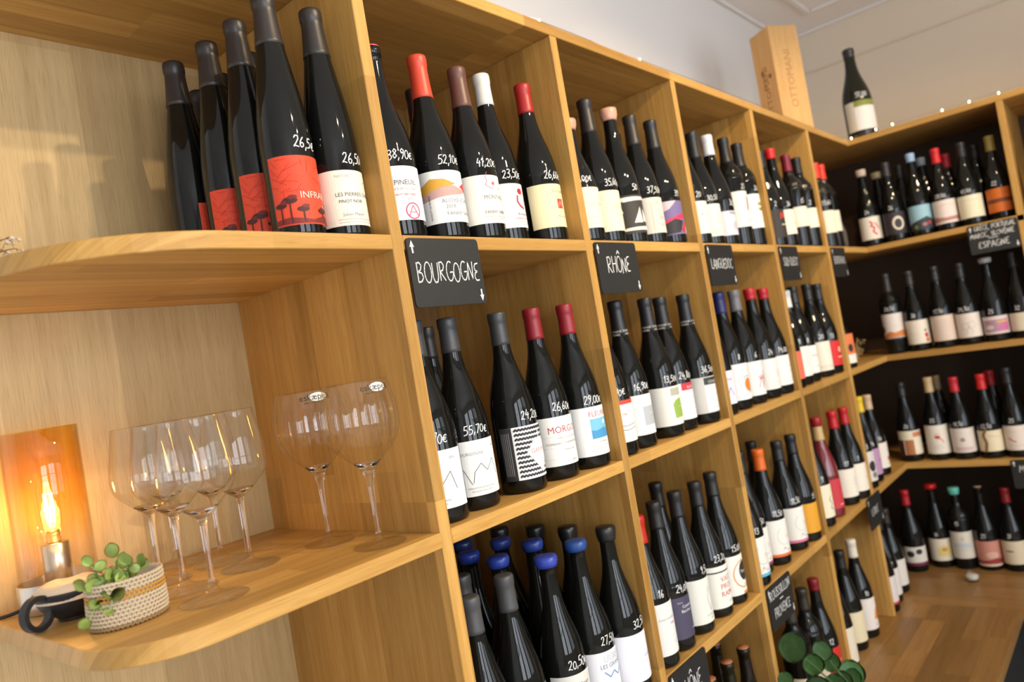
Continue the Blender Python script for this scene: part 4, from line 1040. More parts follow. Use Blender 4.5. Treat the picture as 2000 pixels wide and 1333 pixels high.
bottle('RB', RXB, -.193, .299, cap=('foil', (36, 35, 36)), lab=LB((226, 206, 190), lines(9, .008, .008, .07, 0.0, paint(206, 186, 172)), w=.108, h=.092), price='17,50', desc='dark bottle with plain pinkish beige label', rot=8)
bottle('RB', RXB, -.274, .294, cap=('foil', (38, 37, 38)), lab=LB((230, 218, 208), [('ring', -.010, .040, .012, .002, paint(196, 188, 182)), ('ring', .010, .044, .012, .002, paint(196, 188, 182)), ('line', [(-.01, .014), (.0, .04), (.012, .016)], .002, paint(190, 182, 178))], w=.108, h=.086), price='24,50', desc='dark bottle with pale label and grey tree drawing', rot=6)
bottle('RB', RXB, -.356, .292, cap=('disc', (176, 172, 168)), lab=LB((222, 206, 204), [('rect', -.044, .008, .044, .050, paint(176, 140, 156)), ('poly', [(.0, .010), (.044, .014), (.044, .044), (.02, .036)], paint(206, 110, 160)), ('rect', .004, .038, .04, .046, paint(214, 170, 110)), ('disc', -.02, .024, .014, .008, paint(216, 206, 204))], w=.106, h=.062), price='25', desc='dark bottle with metal-topped neck and pink picture label', rot=4)
bottle('RB', RXB + .004, -.4365, .300, cap=('foil', (36, 36, 38)), lab=LB((224, 212, 188), [], w=.104, h=.062), price='32', desc='dark bottle with plain straw label by the divider')
bottle('RC', RXB, -.012, .297, cap=('foil', (40, 38, 38)), lab=LB((236, 226, 200), [('rect', -.05, .0, -.026, .056, paint(70, 32, 44)), ('rect', -.022, .0, .010, .056, paint(178, 112, 70)), ('rect', .010, .066, .05, .084, paint(206, 130, 90))], w=.104, h=.090), price='20', desc='dark bottle with label of brown and plum blocks', rot=16)
bottle('RC', RXB + .005, -.106, .306, cap=('foil', (206, 176, 130)), lab=LB((236, 228, 214), [('disc', .0, .062, .010, .006, paint(206, 60, 56)), ('line', [(.0, .060), (.014, .052), (.018, .040)], .003, paint(206, 60, 56)), ('line', [(-.008, .064), (-.004, .076), (.010, .072)], .0016, paint(206, 130, 120)), ('rect', -.02, .030, .02, .0312, LGREY), ('rect', -.02, .022, .02, .0232, LGREY)], w=.106, h=.106, z0=.024), price='25', desc='dark bottle with cork-coloured capsule and red bird label', rot=10)
bottle('RC', 2.530, -.112, .300, cap=('foil', (150, 124, 86)), desc='dark bottle with cork-coloured capsule in the back row')
bottle('RC', RXB, -.190, .298, cap=('foil', (196, 40, 50)), lab=LB((230, 218, 208), [('disc', -.002, .046, .008, .007, paint(150, 144, 138)), ('rect', -.03, .006, .03, .020, paint(214, 190, 184))], w=.106, h=.088), price='18,50', desc='dark bottle with red capsule and small bird label', rot=8)
bottle('RC', RXB, -.276, .299, cap=('foil', (206, 40, 40)), lab=LB((232, 220, 188), [('line', [(-.020, .0), (-.014, .03), (-.022, .056), (-.012, .078)], .010, paint(150, 100, 56)), ('line', [(-.01, .056), (.03, .050)], .0014, paint(206, 150, 120))], w=.108, h=.074), price='22,50', desc='dark bottle with red capsule and brown vine label', rot=6)
bottle('RC', 2.515, -.292, .300, cap=('foil', (180, 32, 36)), desc='dark bottle with red capsule in the back row')
bottle('RC', RXB, -.356, .312, cap=('foil', (36, 36, 38)), lab=LB((234, 220, 208), [('text', 'Rosso', .010, -.010, .062, LGREY), ('line', [(-.026, .044), (-.014, .034), (-.004, .030)], .004, paint(206, 90, 80)), ('rect', -.03, .016, .04, .0172, LGREY)], w=.108, h=.086), price='25', desc='dark bottle with black capsule and red dash label', rot=4)
bottle('RC', RXB + .004, -.4365, .300, cap=('foil', (36, 36, 38)), lab=LB((232, 220, 206), [], w=.10), desc='dark bottle with black capsule by the divider')
bottle('RD', 2.440, -.047, .305, cap=('disc', (206, 34, 30)), lab=LB((230, 220, 198), [('poly', [(-.01, .02), (.03, .016), (.036, .05), (.01, .06), (-.012, .046)], paint(226, 206, 130)), ('disc', .012, .042, .010, .007, paint(212, 140, 90))], w=.10, h=.082), price='16', desc='dark bottle with scarlet wax and yellow patch label', rot=12)
bottle('RD', 2.430, -.125, .295, 'bord', ('wax', (104, 196, 178)), LB((224, 216, 200), [('disc', .002, .072, .005, .007, LGREY), ('poly', [(-.03, .04), (.03, .038), (.026, .056), (-.028, .058)], paint(196, 204, 206)), ('line', [(-.026, .030), (.024, .032)], .001, GREY)], w=.104, h=.098, z0=.040), '15', 'straight-shouldered bottle with turquoise wax', rot=8, pz=.16)
bottle('RD', 2.430, -.204, .297, cap=('bare', (206, 170, 120)), lab=LB((206, 140, 122), [('poly', [(-.05, .008), (.05, .008), (.05, .024), (.02, .028), (.0, .022), (-.03, .018), (-.05, .022)], paint(150, 50, 48)), ('rect', -.05, .0, .05, .008, paint(222, 196, 170)), ('disc', .012, .040, .022, .012, paint(220, 176, 156))], w=.106, h=.090, z0=.016), price='25', desc='dark bottle with copper-pink label', rot=6)
bottle('RD', 2.430, -.285, .292, cap=('foil', (132, 28, 32)), lab=LB((222, 208, 178), [('disc', -.014, .046, .014, .003, paint(120, 110, 90))], w=.108, h=.082), price='31', desc='dark bottle with dark red capsule and ochre label', rot=4)
bottle('RD', 2.432, -.368, .297, cap=('foil', (36, 34, 34)), lab=LB((226, 214, 196), [], w=.10), desc='dark bottle with black capsule, last by the frame')
# magnum on top
bottle('TOP', 2.440, -.040, .352, cap=('short', (34, 32, 30)), lab=LB((214, 208, 188), [('rect', -.022, .0, .05, .066, paint(232, 228, 224)), ('rect', -.022, .066, .05, .082, paint(132, 142, 58))], w=.100, h=.082, z0=.020), price='51,00', desc='large magnum bottle with green-banded label', rot=30, scale=1.36, z=ZT + TH, glass_m=M_BOTTLE_OLIVE, pu=.010, psize=.014)

# ------------------------------------------------------------------ wooden magnum box on the top board
WB = thing('wine_box', 'upright pale wooden wine box with branded lettering, on the top board', 'box', (2.020, .105, ZT + TH + .0003), math.radians(-32.5))
# local: front face on -Y, left face on -X, nearest edge at the origin
bw, bd, bh = .122, .108, .410
obj('carcass', boxm(0, bw, 0.007, bd, 0, bh, .001), W_BOX, WB)
obj('sliding_lid', boxm(0.0, bw, 0, .0072, 0, bh, .0008), W_BOX, WB)
for (nm, art, lo, rz) in (('lettering', [('vtext', 'OTTOMANI', .040, .074, .110, paint(176, 128, 74))], (0, -.0002, 0), 0), ('lettering', [('vtext', 'OTTOMANI', .036, .066, .090, paint(150, 100, 56)), ('disc', .040, .262, .006, .010, paint(116, 66, 34)), ('disc', .078, .240, .007, .008, paint(128, 74, 40)), ('line', [(.04, .262), (.044, .236), (.040, .200)], .004, paint(140, 84, 46))], (0, bd, 0), -PI / 2)):
    d = Drawing(); d.draw(art)
    o = obj(nm, d.flat(nm), None, WB, lo, rz)
    if rz:
        o.location = (-.0003, bd, 0)

# ------------------------------------------------------------------ string lights along the top boards
SL = thing('string_lights', 'thin wire string of tiny warm lights lying along the top boards', 'string lights', (0, 0, ZT + TH))
M_WIRE = mat('silver_wire', (0.55, 0.53, 0.50), 0.3, metal=1.0)
M_LED = mat('led_drop', (1, 0.9, 0.7), 0.2, emit=(1.0, 0.78, 0.42), estr=14)
leds = [(.461, .008, .006), (.835, .010, .008), (2.374, -.013, .005), (2.376, -.101, .010), (2.378, -.158, .011), (2.374, -.321, .006), (2.374, -.405, .007), (2.374, -.492, .006), (2.374, -.60, .006)]
pts = [Vector((-.05, .02, .002)), Vector((.2, .03, .002))]
for (x, y, z) in leds:
    pts += [Vector((x, y + (.012 if x < 2.3 else 0), .010)) + Vector((-.03 if x < 2.3 else .012, 0 if x < 2.3 else .03, 0)), Vector((x, y, z))]
cu = []
for i in range(len(pts) - 1):
    for k in range(4):
        t = k / 4
        q = pts[i].lerp(pts[i + 1], t); q.z += .004 * math.sin(t * PI)
        cu.append(q)
cu.append(pts[-1])
obj('wire', tube(bmesh.new(), cu, .0005, 5), M_WIRE, SL)
lm = None
for (x, y, z) in leds:
    if lm is None:
        lm = to_mesh(lathe([(0, -.0035), (.0016, -.0026), (.0024, 0), (.0018, .0026), (0, .0038)], 10), 'led_bulb', True)
    o = obj('led_bulb', lm, M_LED, SL, (x, y, z))

# ------------------------------------------------------------------ wine glasses
def glass_profile(pts_out, wall=.0011):
    return pts_out

def resample(pts, n):
    """Catmull-Rom resampling of a profile"""
    out = []
    m_ = len(pts)
    for i in range(m_ - 1):
        p0 = pts[max(i - 1, 0)]; p1 = pts[i]; p2 = pts[i + 1]; p3 = pts[min(i + 2, m_ - 1)]
        for k in range(n):
            t = k / n
            out.append(tuple(0.5 * (2 * p1[j] + (p2[j] - p0[j]) * t + (2 * p0[j] - 5 * p1[j] + 4 * p2[j] - p3[j]) * t * t + (3 * p1[j] - p0[j] - 3 * p2[j] + p3[j]) * t ** 3) for j in (0, 1)))
    out.append(pts[-1])
    return [(max(r, 0.0), z) for r, z in out]

FOOT = [(0, .0006), (.020, .0003), (.0385, 0), (.0395, .0008), (.0385, .0016), (.026, .0034), (.013, .0062), (.0062, .0115), (.0042, .020)]
STEM = [(.0036, .045), (.0036, .075), (.0044, .088), (.0066, .0955)]
BOWL = [(.0145, .1015), (.0310, .117), (.0402, .1285), (.0430, .1400), (.0426, .1520), (.0396, .1750), (.0356, .1980), (.0336, .2125)]
def wine_glass_meshes():
    w_ = .0012
    foot = lathe(FOOT + [(0, .020)], 48)
    stem = lathe([(0, .0195)] + [(.0042, .0198)] + resample([(.0042, .020)] + STEM + [(.0140, .1014), (.0200, .1062)], 3) + [(.0190, .1066), (.0120, .1034), (0, .1016)], 32)
    outer = resample([(.0, .0950), (.0066, .0955)] + BOWL, 4)
    inner = [(max(r - w_, 0), z + (w_ * 1.6 if r < .03 else 0)) for r, z in outer[::-1]]
    bowl = lathe(outer + [(BOWL[-1][0] - w_ / 2, BOWL[-1][1] + .0006), (BOWL[-1][0] - w_, BOWL[-1][1] - .0004)], 56)
    return [to_mesh(b, n, True) for b, n in ((foot, 'foot'), (stem, 'stem'), (bowl, 'bowl'))]
GM = wine_glass_meshes()
for me in GM:
    me.materials.append(M_CLEAR if me.name.startswith('stem') else M_THIN)
gl_pos = [(-.277, .096, 'near file, closest to the shelf edge'), (-.268, .186, 'near file, middle one'), (-.258, .276, 'near file, innermost, behind the basket'),
          (-.172, .196, 'far file, outermost'), (-.166, .283, 'far file, middle one'), (-.190, .370, 'far file, innermost, by the back panel')]
for (x, y, w_) in gl_pos:
    t = thing('wine_glass', 'clear tapered stem wine glass, ' + w_, 'wine glass', (x, y, ZB + .0003), random.uniform(0, 6), 'tapered wine glasses on the lower end shelf')
    for me in GM:
        obj(me.name.split('.')[0], me, None, t)

FOOT2 = [(0, .0006), (.018, .0003), (.0355, 0), (.0363, .0006), (.0355, .0013), (.022, .0024), (.010, .0048), (.0056, .0090), (.0040, .016)]
STEM2 = [(.0032, .030), (.0033, .060), (.0044, .080), (.0075, .097)]
BOWL2 = [(.0135, .107), (.0270, .120), (.0420, .136), (.0500, .154), (.0522, .170), (.0508, .188), (.0470, .208), (.0435, .2225)]
def balloon_meshes():
    w_ = .0012
    rib = lambda r, z, a: r * (1 + (.016 if .10 < z < .20 else .016 * max(0, 1 - abs(z - (.10 if z < .15 else .20)) / .015)) * math.cos(20 * a))
    foot = lathe(FOOT2 + [(0, .016)], 48)
    stem = lathe([(0, .0156), (.0040, .0158)] + resample([(.0040, .016)] + STEM2 + [(.0128, .1068), (.0190, .1126)], 3) + [(.0180, .1130), (.0110, .1084), (0, .1060)], 32)
    outer = resample([(.0, .0965), (.0075, .097)] + BOWL2, 4)
    inner = [(max(r - w_, 0), z + (w_ * 1.6 if r < .03 else 0)) for r, z in outer[::-1]]
    bowl = lathe(outer + [(BOWL2[-1][0] - w_ / 2, BOWL2[-1][1] + .0005), (BOWL2[-1][0] - w_, BOWL2[-1][1] - .0004)], 160, rib)
    return [to_mesh(b, n, True) for b, n in ((foot, 'foot'), (stem, 'stem'), (bowl, 'bowl'))]
GB = balloon_meshes()
for me in GB:
    me.materials.append(M_CLEAR if me.name.startswith('stem') else M_THIN)
STK = paint(222, 220, 212); STI = paint(34, 30, 26)
def balloon_r(z):
    pr = BOWL2
    for (r0, z0), (r1, z1) in zip(pr[:-1], pr[1:]):
        if z0 <= z <= z1:
            return r0 + (r1 - r0) * (z - z0) / (z1 - z0)
    return pr[-1][0]
for (x, y, lbl, rz, full) in ((-.058, .058, 'large ribbed balloon wine glass with eskaepe lettering, near the shelf edge', -12, True), (-.060, .170, 'large ribbed balloon wine glass with oval sticker, standing behind its twin', -28, False)):
    t = thing('balloon_glass', lbl, 'wine glass', (x, y, ZB + .0003), math.radians(rz), 'ribbed balloon glasses on the lower end shelf')
    for me in GB:
        obj(me.name.split('.')[0], me, None, t)
    d = Drawing()
    d.draw([('disc', .010, .212, .0125, .0062, STK)])
    so = obj('sticker', d.wrapped('sticker', lambda v: balloon_r(v) + .0009, .0002), None, t)
    d = Drawing(); d.layer = 2
    d.draw([('text', 'esk\u00e6pe.', .0125, .004, .2085, STI), ('text', 'PURE WINE GLASSES', .0026, .002, .2040, STI), ('poly', [(.0235, .206), (.0262, .211), (.0250, .218), (.0242, .214), (.0232, .2175), (.0236, .211)], STI), ('poly', [(.0250, .2065), (.0285, .2100), (.0262, .2090)], STI)])
    obj('lettering', d.wrapped('lettering', lambda v: balloon_r(v) + .0009, .0002), None, t)

# ------------------------------------------------------------------ table lamp
LP = thing('table_lamp', 'amber glass cylinder lamp with steel base and glowing filament bulb', 'lamp', (-.352, .352, ZB + .0003))
obj('base', to_mesh(lathe([(0, .004), (.020, .003), (.047, .003), (.047, 0), (.0482, 0), (.0488, .001), (.0488, .036), (.0480, .037), (.0468, .036), (.0466, .006), (0, .006)], 64), 'base', True), M_STEEL, LP)
obj('socket', to_mesh(lathe([(0, .006), (.0165, .006), (.0165, .080), (.0155, .081), (0, .081)], 40), 'socket', True), M_STEEL, LP)
m = thin_glass('amber_fade_glass', (1, .9, .6), 1.42)
nt = m.node_tree
tr = [q for q in nt.nodes if q.type == 'BSDF_TRANSPARENT'][0]
tc = nt.nodes.new('ShaderNodeTexCoord'); sp = nt.nodes.new('ShaderNodeSeparateXYZ'); rp = nt.nodes.new('ShaderNodeValToRGB')
mr = nt.nodes.new('ShaderNodeMapRange'); mr.inputs['From Min'].default_value = .03; mr.inputs['From Max'].default_value = .228
nt.links.new(tc.outputs['Object'], sp.inputs[0]); nt.links.new(sp.outputs[2], mr.inputs['Value']); nt.links.new(mr.outputs[0], rp.inputs[0])
rp.color_ramp.elements[0].position = .22; rp.color_ramp.elements[0].color = (1, .97, .93, 1)
rp.color_ramp.elements[1].position = .66; rp.color_ramp.elements[1].color = (.99, .87, .56, 1)
nt.links.new(rp.outputs[0], tr.inputs[0])
obj('shade', to_mesh(lathe([(.0445, .008), (.0455, .008), (.0455, .230), (.0450, .2306), (.0443, .230), (.0443, .009), (.0445, .008)], 72), 'shade', True), m, LP)
bo = obj('bulb', to_mesh(lathe([(0, .0975), (.006, .098), (.010, .100), (.0115, .106), (.0125, .120), (.0130, .136), (.0128, .150), (.011, .158), (.006, .1625), (0, .1635)], 32), 'bulb', True), M_THIN, LP)
M_FIL = mat('glowing_filament', (1, .7, .3), .4, emit=(1.0, .56, .16), estr=105)
bm = bmesh.new()
for k in range(6):
    a = k * PI / 3
    tube(bm, [(.0045 * math.cos(a), .0045 * math.sin(a), .108), (.0055 * math.cos(a + .5), .0055 * math.sin(a + .5), .126), (.0045 * math.cos(a + .9), .0045 * math.sin(a + .9), .146)], .0007, 5)
obj('filament', bm, M_FIL, bo)
obj('bulb_collar', to_mesh(lathe([(0, .0805), (.0085, .081), (.0088, .083), (.0080, .085), (.0088, .087), (.0080, .089), (.0088, .091), (.0078, .097), (0, .0974)], 24), 'bulb_collar', True), mat('brass', (.75, .52, .22), .3, metal=1), LP)
ld = bpy.data.lights.new('lamp_glow', 'POINT'); ld.energy = 0.22; ld.color = (1.0, .62, .28); ld.shadow_soft_size = .012
lo = bpy.data.objects.new('lamp_glow', ld); COL.objects.link(lo); lo.parent = LP; lo.location = (0, 0, .128)
cable = bez((-.047, .012, .006), (-.060, .018, .0028), (-.066, .024, .0028), (-.072, .028, .0028), 6) + bez((-.075, .029, .0026), (-.079, .031, .001), (-.080, .032, -.010), (-.080, .033, -.060), 6) + [Vector((-.080, .034, -.30)), Vector((-.080, .034, -.55))]
obj('cable', tube(bmesh.new(), cable, .0024, 8), mat('black_cable', (.012, .012, .012), .45), LP)

# ------------------------------------------------------------------ black candle cup with ring handle
CU = thing('candle_cup', 'matt black bowl-shaped cup with ring handle, filled with pale candle wax', 'candle', (-.374, .252, ZB + .0003))
obj('bowl', to_mesh(lathe(resample([(0, .001), (.013, 0), (.017, .001), (.0175, .004), (.026, .010), (.034, .019), (.0385, .030), (.0400, .036)], 3) + [(.0394, .0368), (.0385, .036)] + resample([(.0380, .034), (.033, .022), (.022, .012), (0, .009)], 3), 48), 'bowl', True), M_BLACK, CU)
rr = random.Random(2)
bm = lathe([(.0382, .026), (.0384, .0335), (.0375, .0380), (.033, .0435), (.024, .0450), (.012, .0430), (0, .0425)], 40, lambda r, z, a: r * (1 + .012 * math.sin(3 * a) + .01 * math.sin(5 * a + 2)))
for v in bm.verts:
    if v.co.z > .040:
        v.co.z += .0016 * math.sin(v.co.x * 160) * math.cos(v.co.y * 130)
obj('candle_wax', to_mesh(bm, 'candle_wax', True), mat('pale_wax', (.66, .50, .36), .5, bump=.2, bscale=150), CU)
# ring handle: flat ring standing on the far-left side
bm = bmesh.new()
ang = math.radians(206)
n = 40
hc = Vector((.0485 * math.cos(ang), .0485 * math.sin(ang), .021))
ax = Vector((math.cos(ang), math.sin(ang), 0)); az = Vector((0, 0, 1)); an = ax.cross(az).normalized()
rings = []
for k in range(n):
    a = 2 * PI * k / n
    dr = ax * math.cos(a) + az * math.sin(a)
    rings.append([bm.verts.new(hc + dr * (.0172 + pr) + an * ph) for pr, ph in ((-.003, -.0045), (.003, -.0045), (.003, .0045), (-.003, .0045))])
for k in range(n):
    A, B = rings[k], rings[(k + 1) % n]
    for q in range(4):
        bm.faces.new((A[q], A[(q + 1) % 4], B[(q + 1) % 4], B[q]))
bmesh.ops.recalc_face_normals(bm, faces=bm.faces)
obj('handle', bm, M_BLACK, CU)

# ------------------------------------------------------------------ crocheted basket with a small trailing succulent
BK = thing('crochet_basket', 'oval crocheted cotton basket with a mustard stripe on the shelf corner', 'basket', (-.354, .142, ZB + .0003), math.radians(20))
M_YARN = mat('cotton_yarn', (.62, .50, .34), .9, bump=.4, bscale=900)
M_MUST = mat('mustard_yarn', (.55, .28, .05), .9, bump=.4, bscale=900)
M_JUTE = mat('jute_yarn', (.34, .22, .10), .95, bump=.5, bscale=900)
BRX, BRY, BH = .0435, .0375, .050
me = to_mesh(lathe([(0, .002), (.9, .0015), (.985, .004), (1.0, .012), (.985, .035), (.955, .050), (.93, .051), (.91, .049), (.94, .034), (.95, .012), (0, .006)], 56, lambda r, z, a: r), 'liner', True)
for v in me.vertices:
    v.co.x *= BRX * .955; v.co.y *= BRY * .955
obj('liner', me, M_YARN, BK)
ico = bmesh.new(); bmesh.ops.create_icosphere(ico, subdivisions=1, radius=1.0)
iv = [v.co.copy() for v in ico.verts]; fi = [[v.index for v in f.verts] for f in ico.faces]; ico.free()
ROWS = 12; NST = 52
def stitches(rows, m, name):
    V = []; F = []
    for r in rows:
        z = .0028 + r * (BH - .0035) / (ROWS - 1)
        t_ = z / BH
        k = (.97 + .03 * min(1, t_ * 4)) * (1 - .045 * max(0, t_ - .25))
        for s in range(NST):
            a = 2 * PI * (s + .5 * (r % 2)) / NST
            for side in (-1, 1):
                aa = a + side * .24 * 2 * PI / NST
                c = Vector((BRX * k * math.cos(aa), BRY * k * math.sin(aa), z))
                nrm = Vector((math.cos(aa) / BRX, math.sin(aa) / BRY, 0)).normalized()
                tan = Vector((-nrm.y, nrm.x, 0))
                up = (Vector((0, 0, 1)) * .8 + tan * side * .55).normalized()
                sd = nrm.cross(up).normalized()
                b0 = len(V)
                for p in iv:
                    V.append(tuple(c + nrm * p.x * .0013 + up * p.y * .0028 + sd * p.z * .00135))
                F += [[b0 + q for q in f] for f in fi]
    me = bpy.data.meshes.new(name); me.from_pydata(V, [], F); me.update()
    for p in me.polygons:
        p.use_smooth = True
    o = obj(name, me, m, BK); o['kind'] = 'stuff'
    return o
stitches([0], M_JUTE, 'jute_stitches')
stitches([1, 2, 3, 4, 5, 6, 9, 10, 11], M_YARN, 'cotton_stitches')
stitches([7, 8], M_MUST, 'mustard_stitches')

def leaf_mesh(name, w_, l_, cup=.15, peltate=False):
    """a rounded leaf, base at origin pointing +Y, gently cupped"""
    bm = bmesh.new()
    nu, nv = 8, 8
    g = []
    for j in range(nv + 1):
        t = j / nv
        half = w_ / 2 * math.sin(PI * (t * .94 + .03)) ** .62
        row = []
        for i in range(nu + 1):
            s = -1 + 2 * i / nu
            row.append(bm.verts.new((s * half, t * l_, cup * l_ * ((s * s) * .5 + (t - .5) ** 2 * .8) + .0)))
        g.append(row)
    for j in range(nv):
        for i in range(nu):
            bm.faces.new((g[j][i], g[j][i + 1], g[j + 1][i + 1], g[j + 1][i]))
    th_ = .0007
    r = bmesh.ops.solidify(bm, geom=bm.faces[:], thickness=th_)
    bmesh.ops.recalc_face_normals(bm, faces=bm.faces)
    return to_mesh(bm, name, True)

def leaf_mat(name, c1, c2, scale=60):
    m = mat(name, c1, .42)
    nt = m.node_tree; b = nt.nodes['Principled BSDF']
    n = nt.nodes.new('ShaderNodeTexNoise'); n.inputs['Scale'].default_value = scale
    rp = nt.nodes.new('ShaderNodeValToRGB')
    rp.color_ramp.elements[0].color = (*c1, 1); rp.color_ramp.elements[1].color = (*c2, 1)
    rp.color_ramp.elements[0].position = .35; rp.color_ramp.elements[1].position = .7
    tc = nt.nodes.new('ShaderNodeTexCoord')
    nt.links.new(tc.outputs['Object'], n.inputs['Vector']); nt.links.new(n.outputs['Fac'], rp.inputs[0]); nt.links.new(rp.outputs[0], b.inputs['Base Color'])
    b.inputs['Subsurface Weight'].default_value = .15
    b.inputs['Subsurface Radius'].default_value = (.004, .006, .002)
    return m
M_SUCC = leaf_mat('succulent_green', (.30, .42, .08), (.46, .58, .18))
M_PILEA = leaf_mat('pilea_green', (.055, .17, .045), (.10, .27, .08), 40)
M_STEMG = mat('green_stem', (.28, .36, .14), .6)
M_PSTEM = mat('dark_green_stem', (.10, .16, .05), .6)
M_SOIL = mat('potting_soil', (.10, .045, .025), .95, bump=.6, bscale=300)

def place_leaf(me, m, parent, base, direction, normal, sc=1.0):
    d = Vector(direction).normalized(); nrm = Vector(normal).normalized()
    x = d.cross(nrm).normalized(); nrm = x.cross(d).normalized()
    M = Matrix((x, d, nrm)).transposed().to_4x4()
    o = obj('leaf', me, m, parent)
    o.matrix_local = Matrix.Translation(Vector(base)) @ M @ Matrix.Scale(sc, 4)
    return o

SU = thing('trailing_succulent', 'small trailing succulent with round pale green leaves, growing in the crocheted basket', 'plant', (-.354, .142, ZB + .006))
me = to_mesh(lathe([(0, .030), (.020, .031), (.0355, .030), (.034, .020), (0, .018)], 32), 'soil', True)
for v in me.vertices:
    v.co.y *= .88
obj('soil', me, M_SOIL, SU)
LM = leaf_mesh('leaf', .0175, .0195, .18)
rr = random.Random(21)
# camera sits towards (-.62, -.78); sprigs lean out over the basket's left rim
VIEW = Vector((-.34, -.92, .22))
sprigs = [((-.020, .004, .030), (-.034, -.004, .066)), ((-.018, -.010, .030), (-.046, -.016, .046)), ((-.022, -.014, .030), (-.050, -.026, .014)), ((-.012, -.012, .030), (-.024, -.026, .050)), ((-.004, .0, .030), (-.006, .004, .066)), ((.004, -.012, .030), (.008, -.030, .054)), ((-.016, -.018, .030), (-.034, -.042, .020)), ((.0, -.014, .030), (-.008, -.034, .060))]
stem_bm = []
for si, (a, b_) in enumerate(sprigs):
    a = Vector(a); b_ = Vector(b_)
    mid = (a + b_) / 2 + Vector((0, 0, .010))
    pts = bez(a, a.lerp(mid, .7), mid, b_, 8)
    obj('stem', tube(bmesh.new(), pts, .0011, 6, .0008), M_STEMG, SU)
    for k, t in enumerate((4, 6, 8)):
        p = pts[t]
        side = 1 if k % 2 else -1
        dirv = (Vector((side * .7, -.25, rr.uniform(-.3, .5))) if t < 8 else (b_ - a).normalized() + Vector((0, 0, .2)))
        place_leaf(LM, M_SUCC, SU, p, dirv, VIEW + Vector((rr.uniform(-.5, .5), rr.uniform(-.2, .2), rr.uniform(-.2, .7))), rr.uniform(.62, 1.02) if t < 8 else rr.uniform(.7, 1.0))

# ------------------------------------------------------------------ round-leaf plant in a pot on the counter
PX, PY = 1.000, -.165
PP = thing('potted_plant', 'plant with round dark green coin leaves in a clay pot on the counter', 'plant', (PX, PY, ZD + .0003))
obj('pot', to_mesh(lathe([(0, .002), (.036, 0), (.040, .002), (.050, .078), (.054, .078), (.054, .094), (.050, .094), (.047, .080), (0, .078)], 40), 'pot', True), mat('terracotta', (.36, .16, .08), .8, bump=.2), PP)
obj('soil', to_mesh(lathe([(0, .086), (.030, .086), (.0475, .083), (.045, .079), (0, .079)], 32), 'soil', True), M_SOIL, PP)
PL = leaf_mesh('coin_leaf', .066, .064, .10)
CAMP = Vector((-0.7006, -0.7738, 1.4792))
targets = [((.888, -.080, .760), 1.0), ((.945, -.095, .700), .74), ((.995, -.10, .712), .70), ((1.030, -.10, .672), .70), ((.884, -.12, .672), 1.0), ((1.050, -.11, .618), .80), ((1.190, -.085, .575), 1.0), ((.800, -.09, .730), .50), ((1.10, -.12, .610), .62), ((.960, -.13, .650), .85)]
for (p, s_) in targets:
    p = Vector(p) - Vector((PX, PY, ZD))
    root = Vector((rr.uniform(-.015, .015), rr.uniform(-.015, .015), .084))
    mid = root.lerp(p, .45) + Vector((0, 0, .03))
    obj('stem', tube(bmesh.new(), bez(root, root + Vector((0, 0, .05)), mid, p, 10), .0013, 6, .0009), M_PSTEM, PP)
    to_cam = (CAMP - (p + Vector((PX, PY, ZD)))).normalized()
    nrm = (to_cam + Vector((rr.uniform(-.3, .3), rr.uniform(-.3, .3), rr.uniform(.0, .3)))).normalized()
    d = Vector((rr.uniform(-.4, .4), rr.uniform(-.2, .2), 1)); d = (d - nrm * d.dot(nrm)).normalized()
    place_leaf(PL, M_PILEA, PP, p - d * .032 * s_, d, nrm, s_)

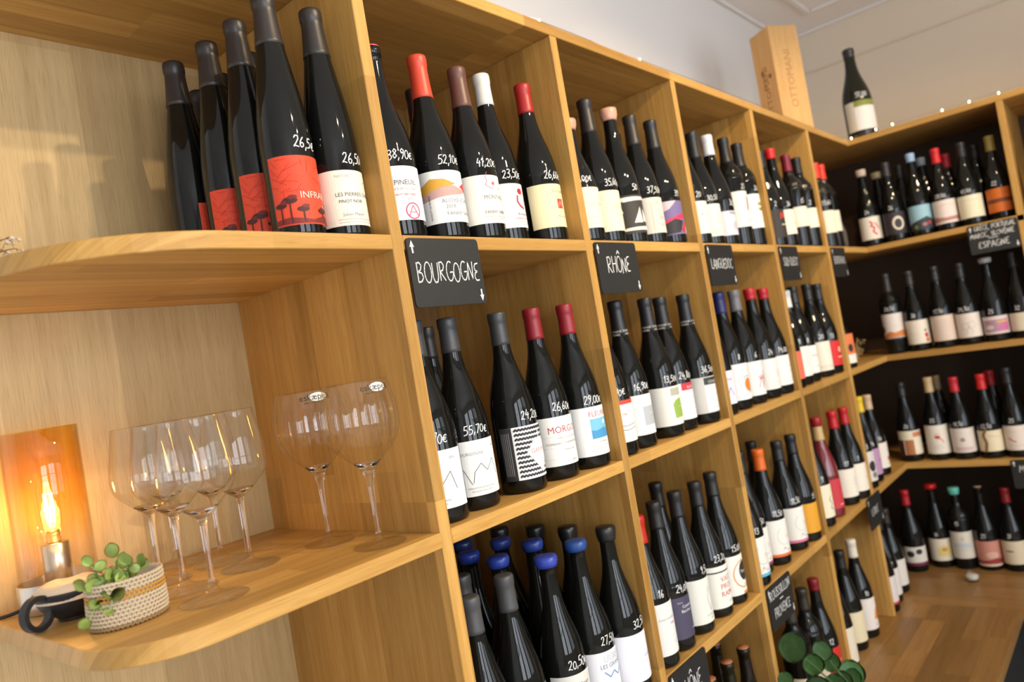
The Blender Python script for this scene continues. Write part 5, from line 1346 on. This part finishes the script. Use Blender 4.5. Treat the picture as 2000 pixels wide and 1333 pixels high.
# ------------------------------------------------------------------ dried flower sprays
M_DRY = mat('dried_stem', (.30, .19, .08), .9)
M_DRYF = mat('dried_bloom', (.42, .28, .12), .9)
M_DRYW = mat('dried_bloom_pale', (.62, .52, .38), .9)
def spray(label, loc, dirs, ln, bloom, seed, group=None, nb=9):
    t = thing('dried_flowers', label, 'dried flowers', loc)
    rr = random.Random(seed)
    bm = bmesh.new(); bf = bmesh.new()
    for d in dirs:
        d = Vector(d).normalized()
        L = ln * rr.uniform(.75, 1.1)
        base = Vector((rr.uniform(-.01, .01), rr.uniform(-.006, .006), .003))
        tip = base + d * L
        mid = base.lerp(tip, .5) + Vector((0, 0, .012))
        pts = bez(base, base.lerp(mid, .6), mid, tip, 8)
        tube(bm, pts, .0011, 5, .0006)
        for k in range(nb):
            p = pts[rr.randint(2, 8)]
            q = p + Vector((rr.uniform(-1, 1), rr.uniform(-1, 1), rr.uniform(-.6, 1))).normalized() * rr.uniform(.006, .018)
            q.z = max(q.z, .003)
            tube(bm, [p, p.lerp(q, .5) + Vector((0, 0, .002)), q], .0005, 4)
            r = bmesh.ops.create_icosphere(bf, subdivisions=1, radius=rr.uniform(.0016, .0034))
            for v in r['verts']:
                v.co += q
    obj('stems', bm, M_DRY, t)
    o = obj('blooms', bf, bloom, t); o['kind'] = 'stuff'
    return t
spray('dried brown flower spray lying below the Bordeaux sign in the corner', (2.225, .075, ZB + .0005), [(-.6, -.2, .9), (-.1, -.2, 1), (.4, -.1, .8), (.9, -.2, .35), (-.9, 0, .3), (.2, -.3, .6), (.7, .2, .6), (-.4, .2, .6)], .090, M_DRYF, 4, nb=16)
spray('pale dried flower heads on the rounded end of the upper shelf', (-.423, .235, ZA + .0005), [(-.2, -.6, .25), (.25, -.8, .3), (.1, -.6, .5), (-.1, -.8, .12), (.3, -.4, .2)], .070, M_DRYW, 9, nb=14)

# ------------------------------------------------------------------ tealight on the counter
TL = thing('tealight', 'small clear glass tealight holder with white candle on the counter', 'candle', (2.276, -.166, ZD + .0003))
obj('holder', to_mesh(lathe([(0, 0), (.018, 0), (.020, .002), (.0235, .030), (.0240, .034), (.0228, .034), (.0205, .012), (.018, .006), (0, .005)], 40), 'holder', True), M_THIN, TL)
obj('candle', to_mesh(lathe([(0, .0055), (.0175, .0065), (.0195, .012), (.0205, .021), (0, .0215)], 32), 'candle', True), mat('white_wax', (.78, .76, .70), .5), TL)

# ------------------------------------------------------------------ small round-stoppered decanter bottle in the corner
DF = thing('small_flask', 'small clear round flask with dark stopper above the Bordeaux sign', 'flask', (2.262, .062, ZA + .0003))
obj('flask_glass', to_mesh(lathe(resample([(0, .002), (.020, .001), (.026, .006), (.027, .060), (.022, .090), (.011, .118), (.0085, .140), (.0095, .158)], 3) + [(0, .158)], 36), 'flask_glass', True), mat('smoked_glass', (.10, .085, .07), .04, spec=.6), DF)
obj('stopper', to_mesh(lathe(resample([(0, .1585), (.008, .159), (.0165, .170), (.0170, .182), (.010, .194), (0, .197)], 3), 28), 'stopper', True), M_BLACK, DF)
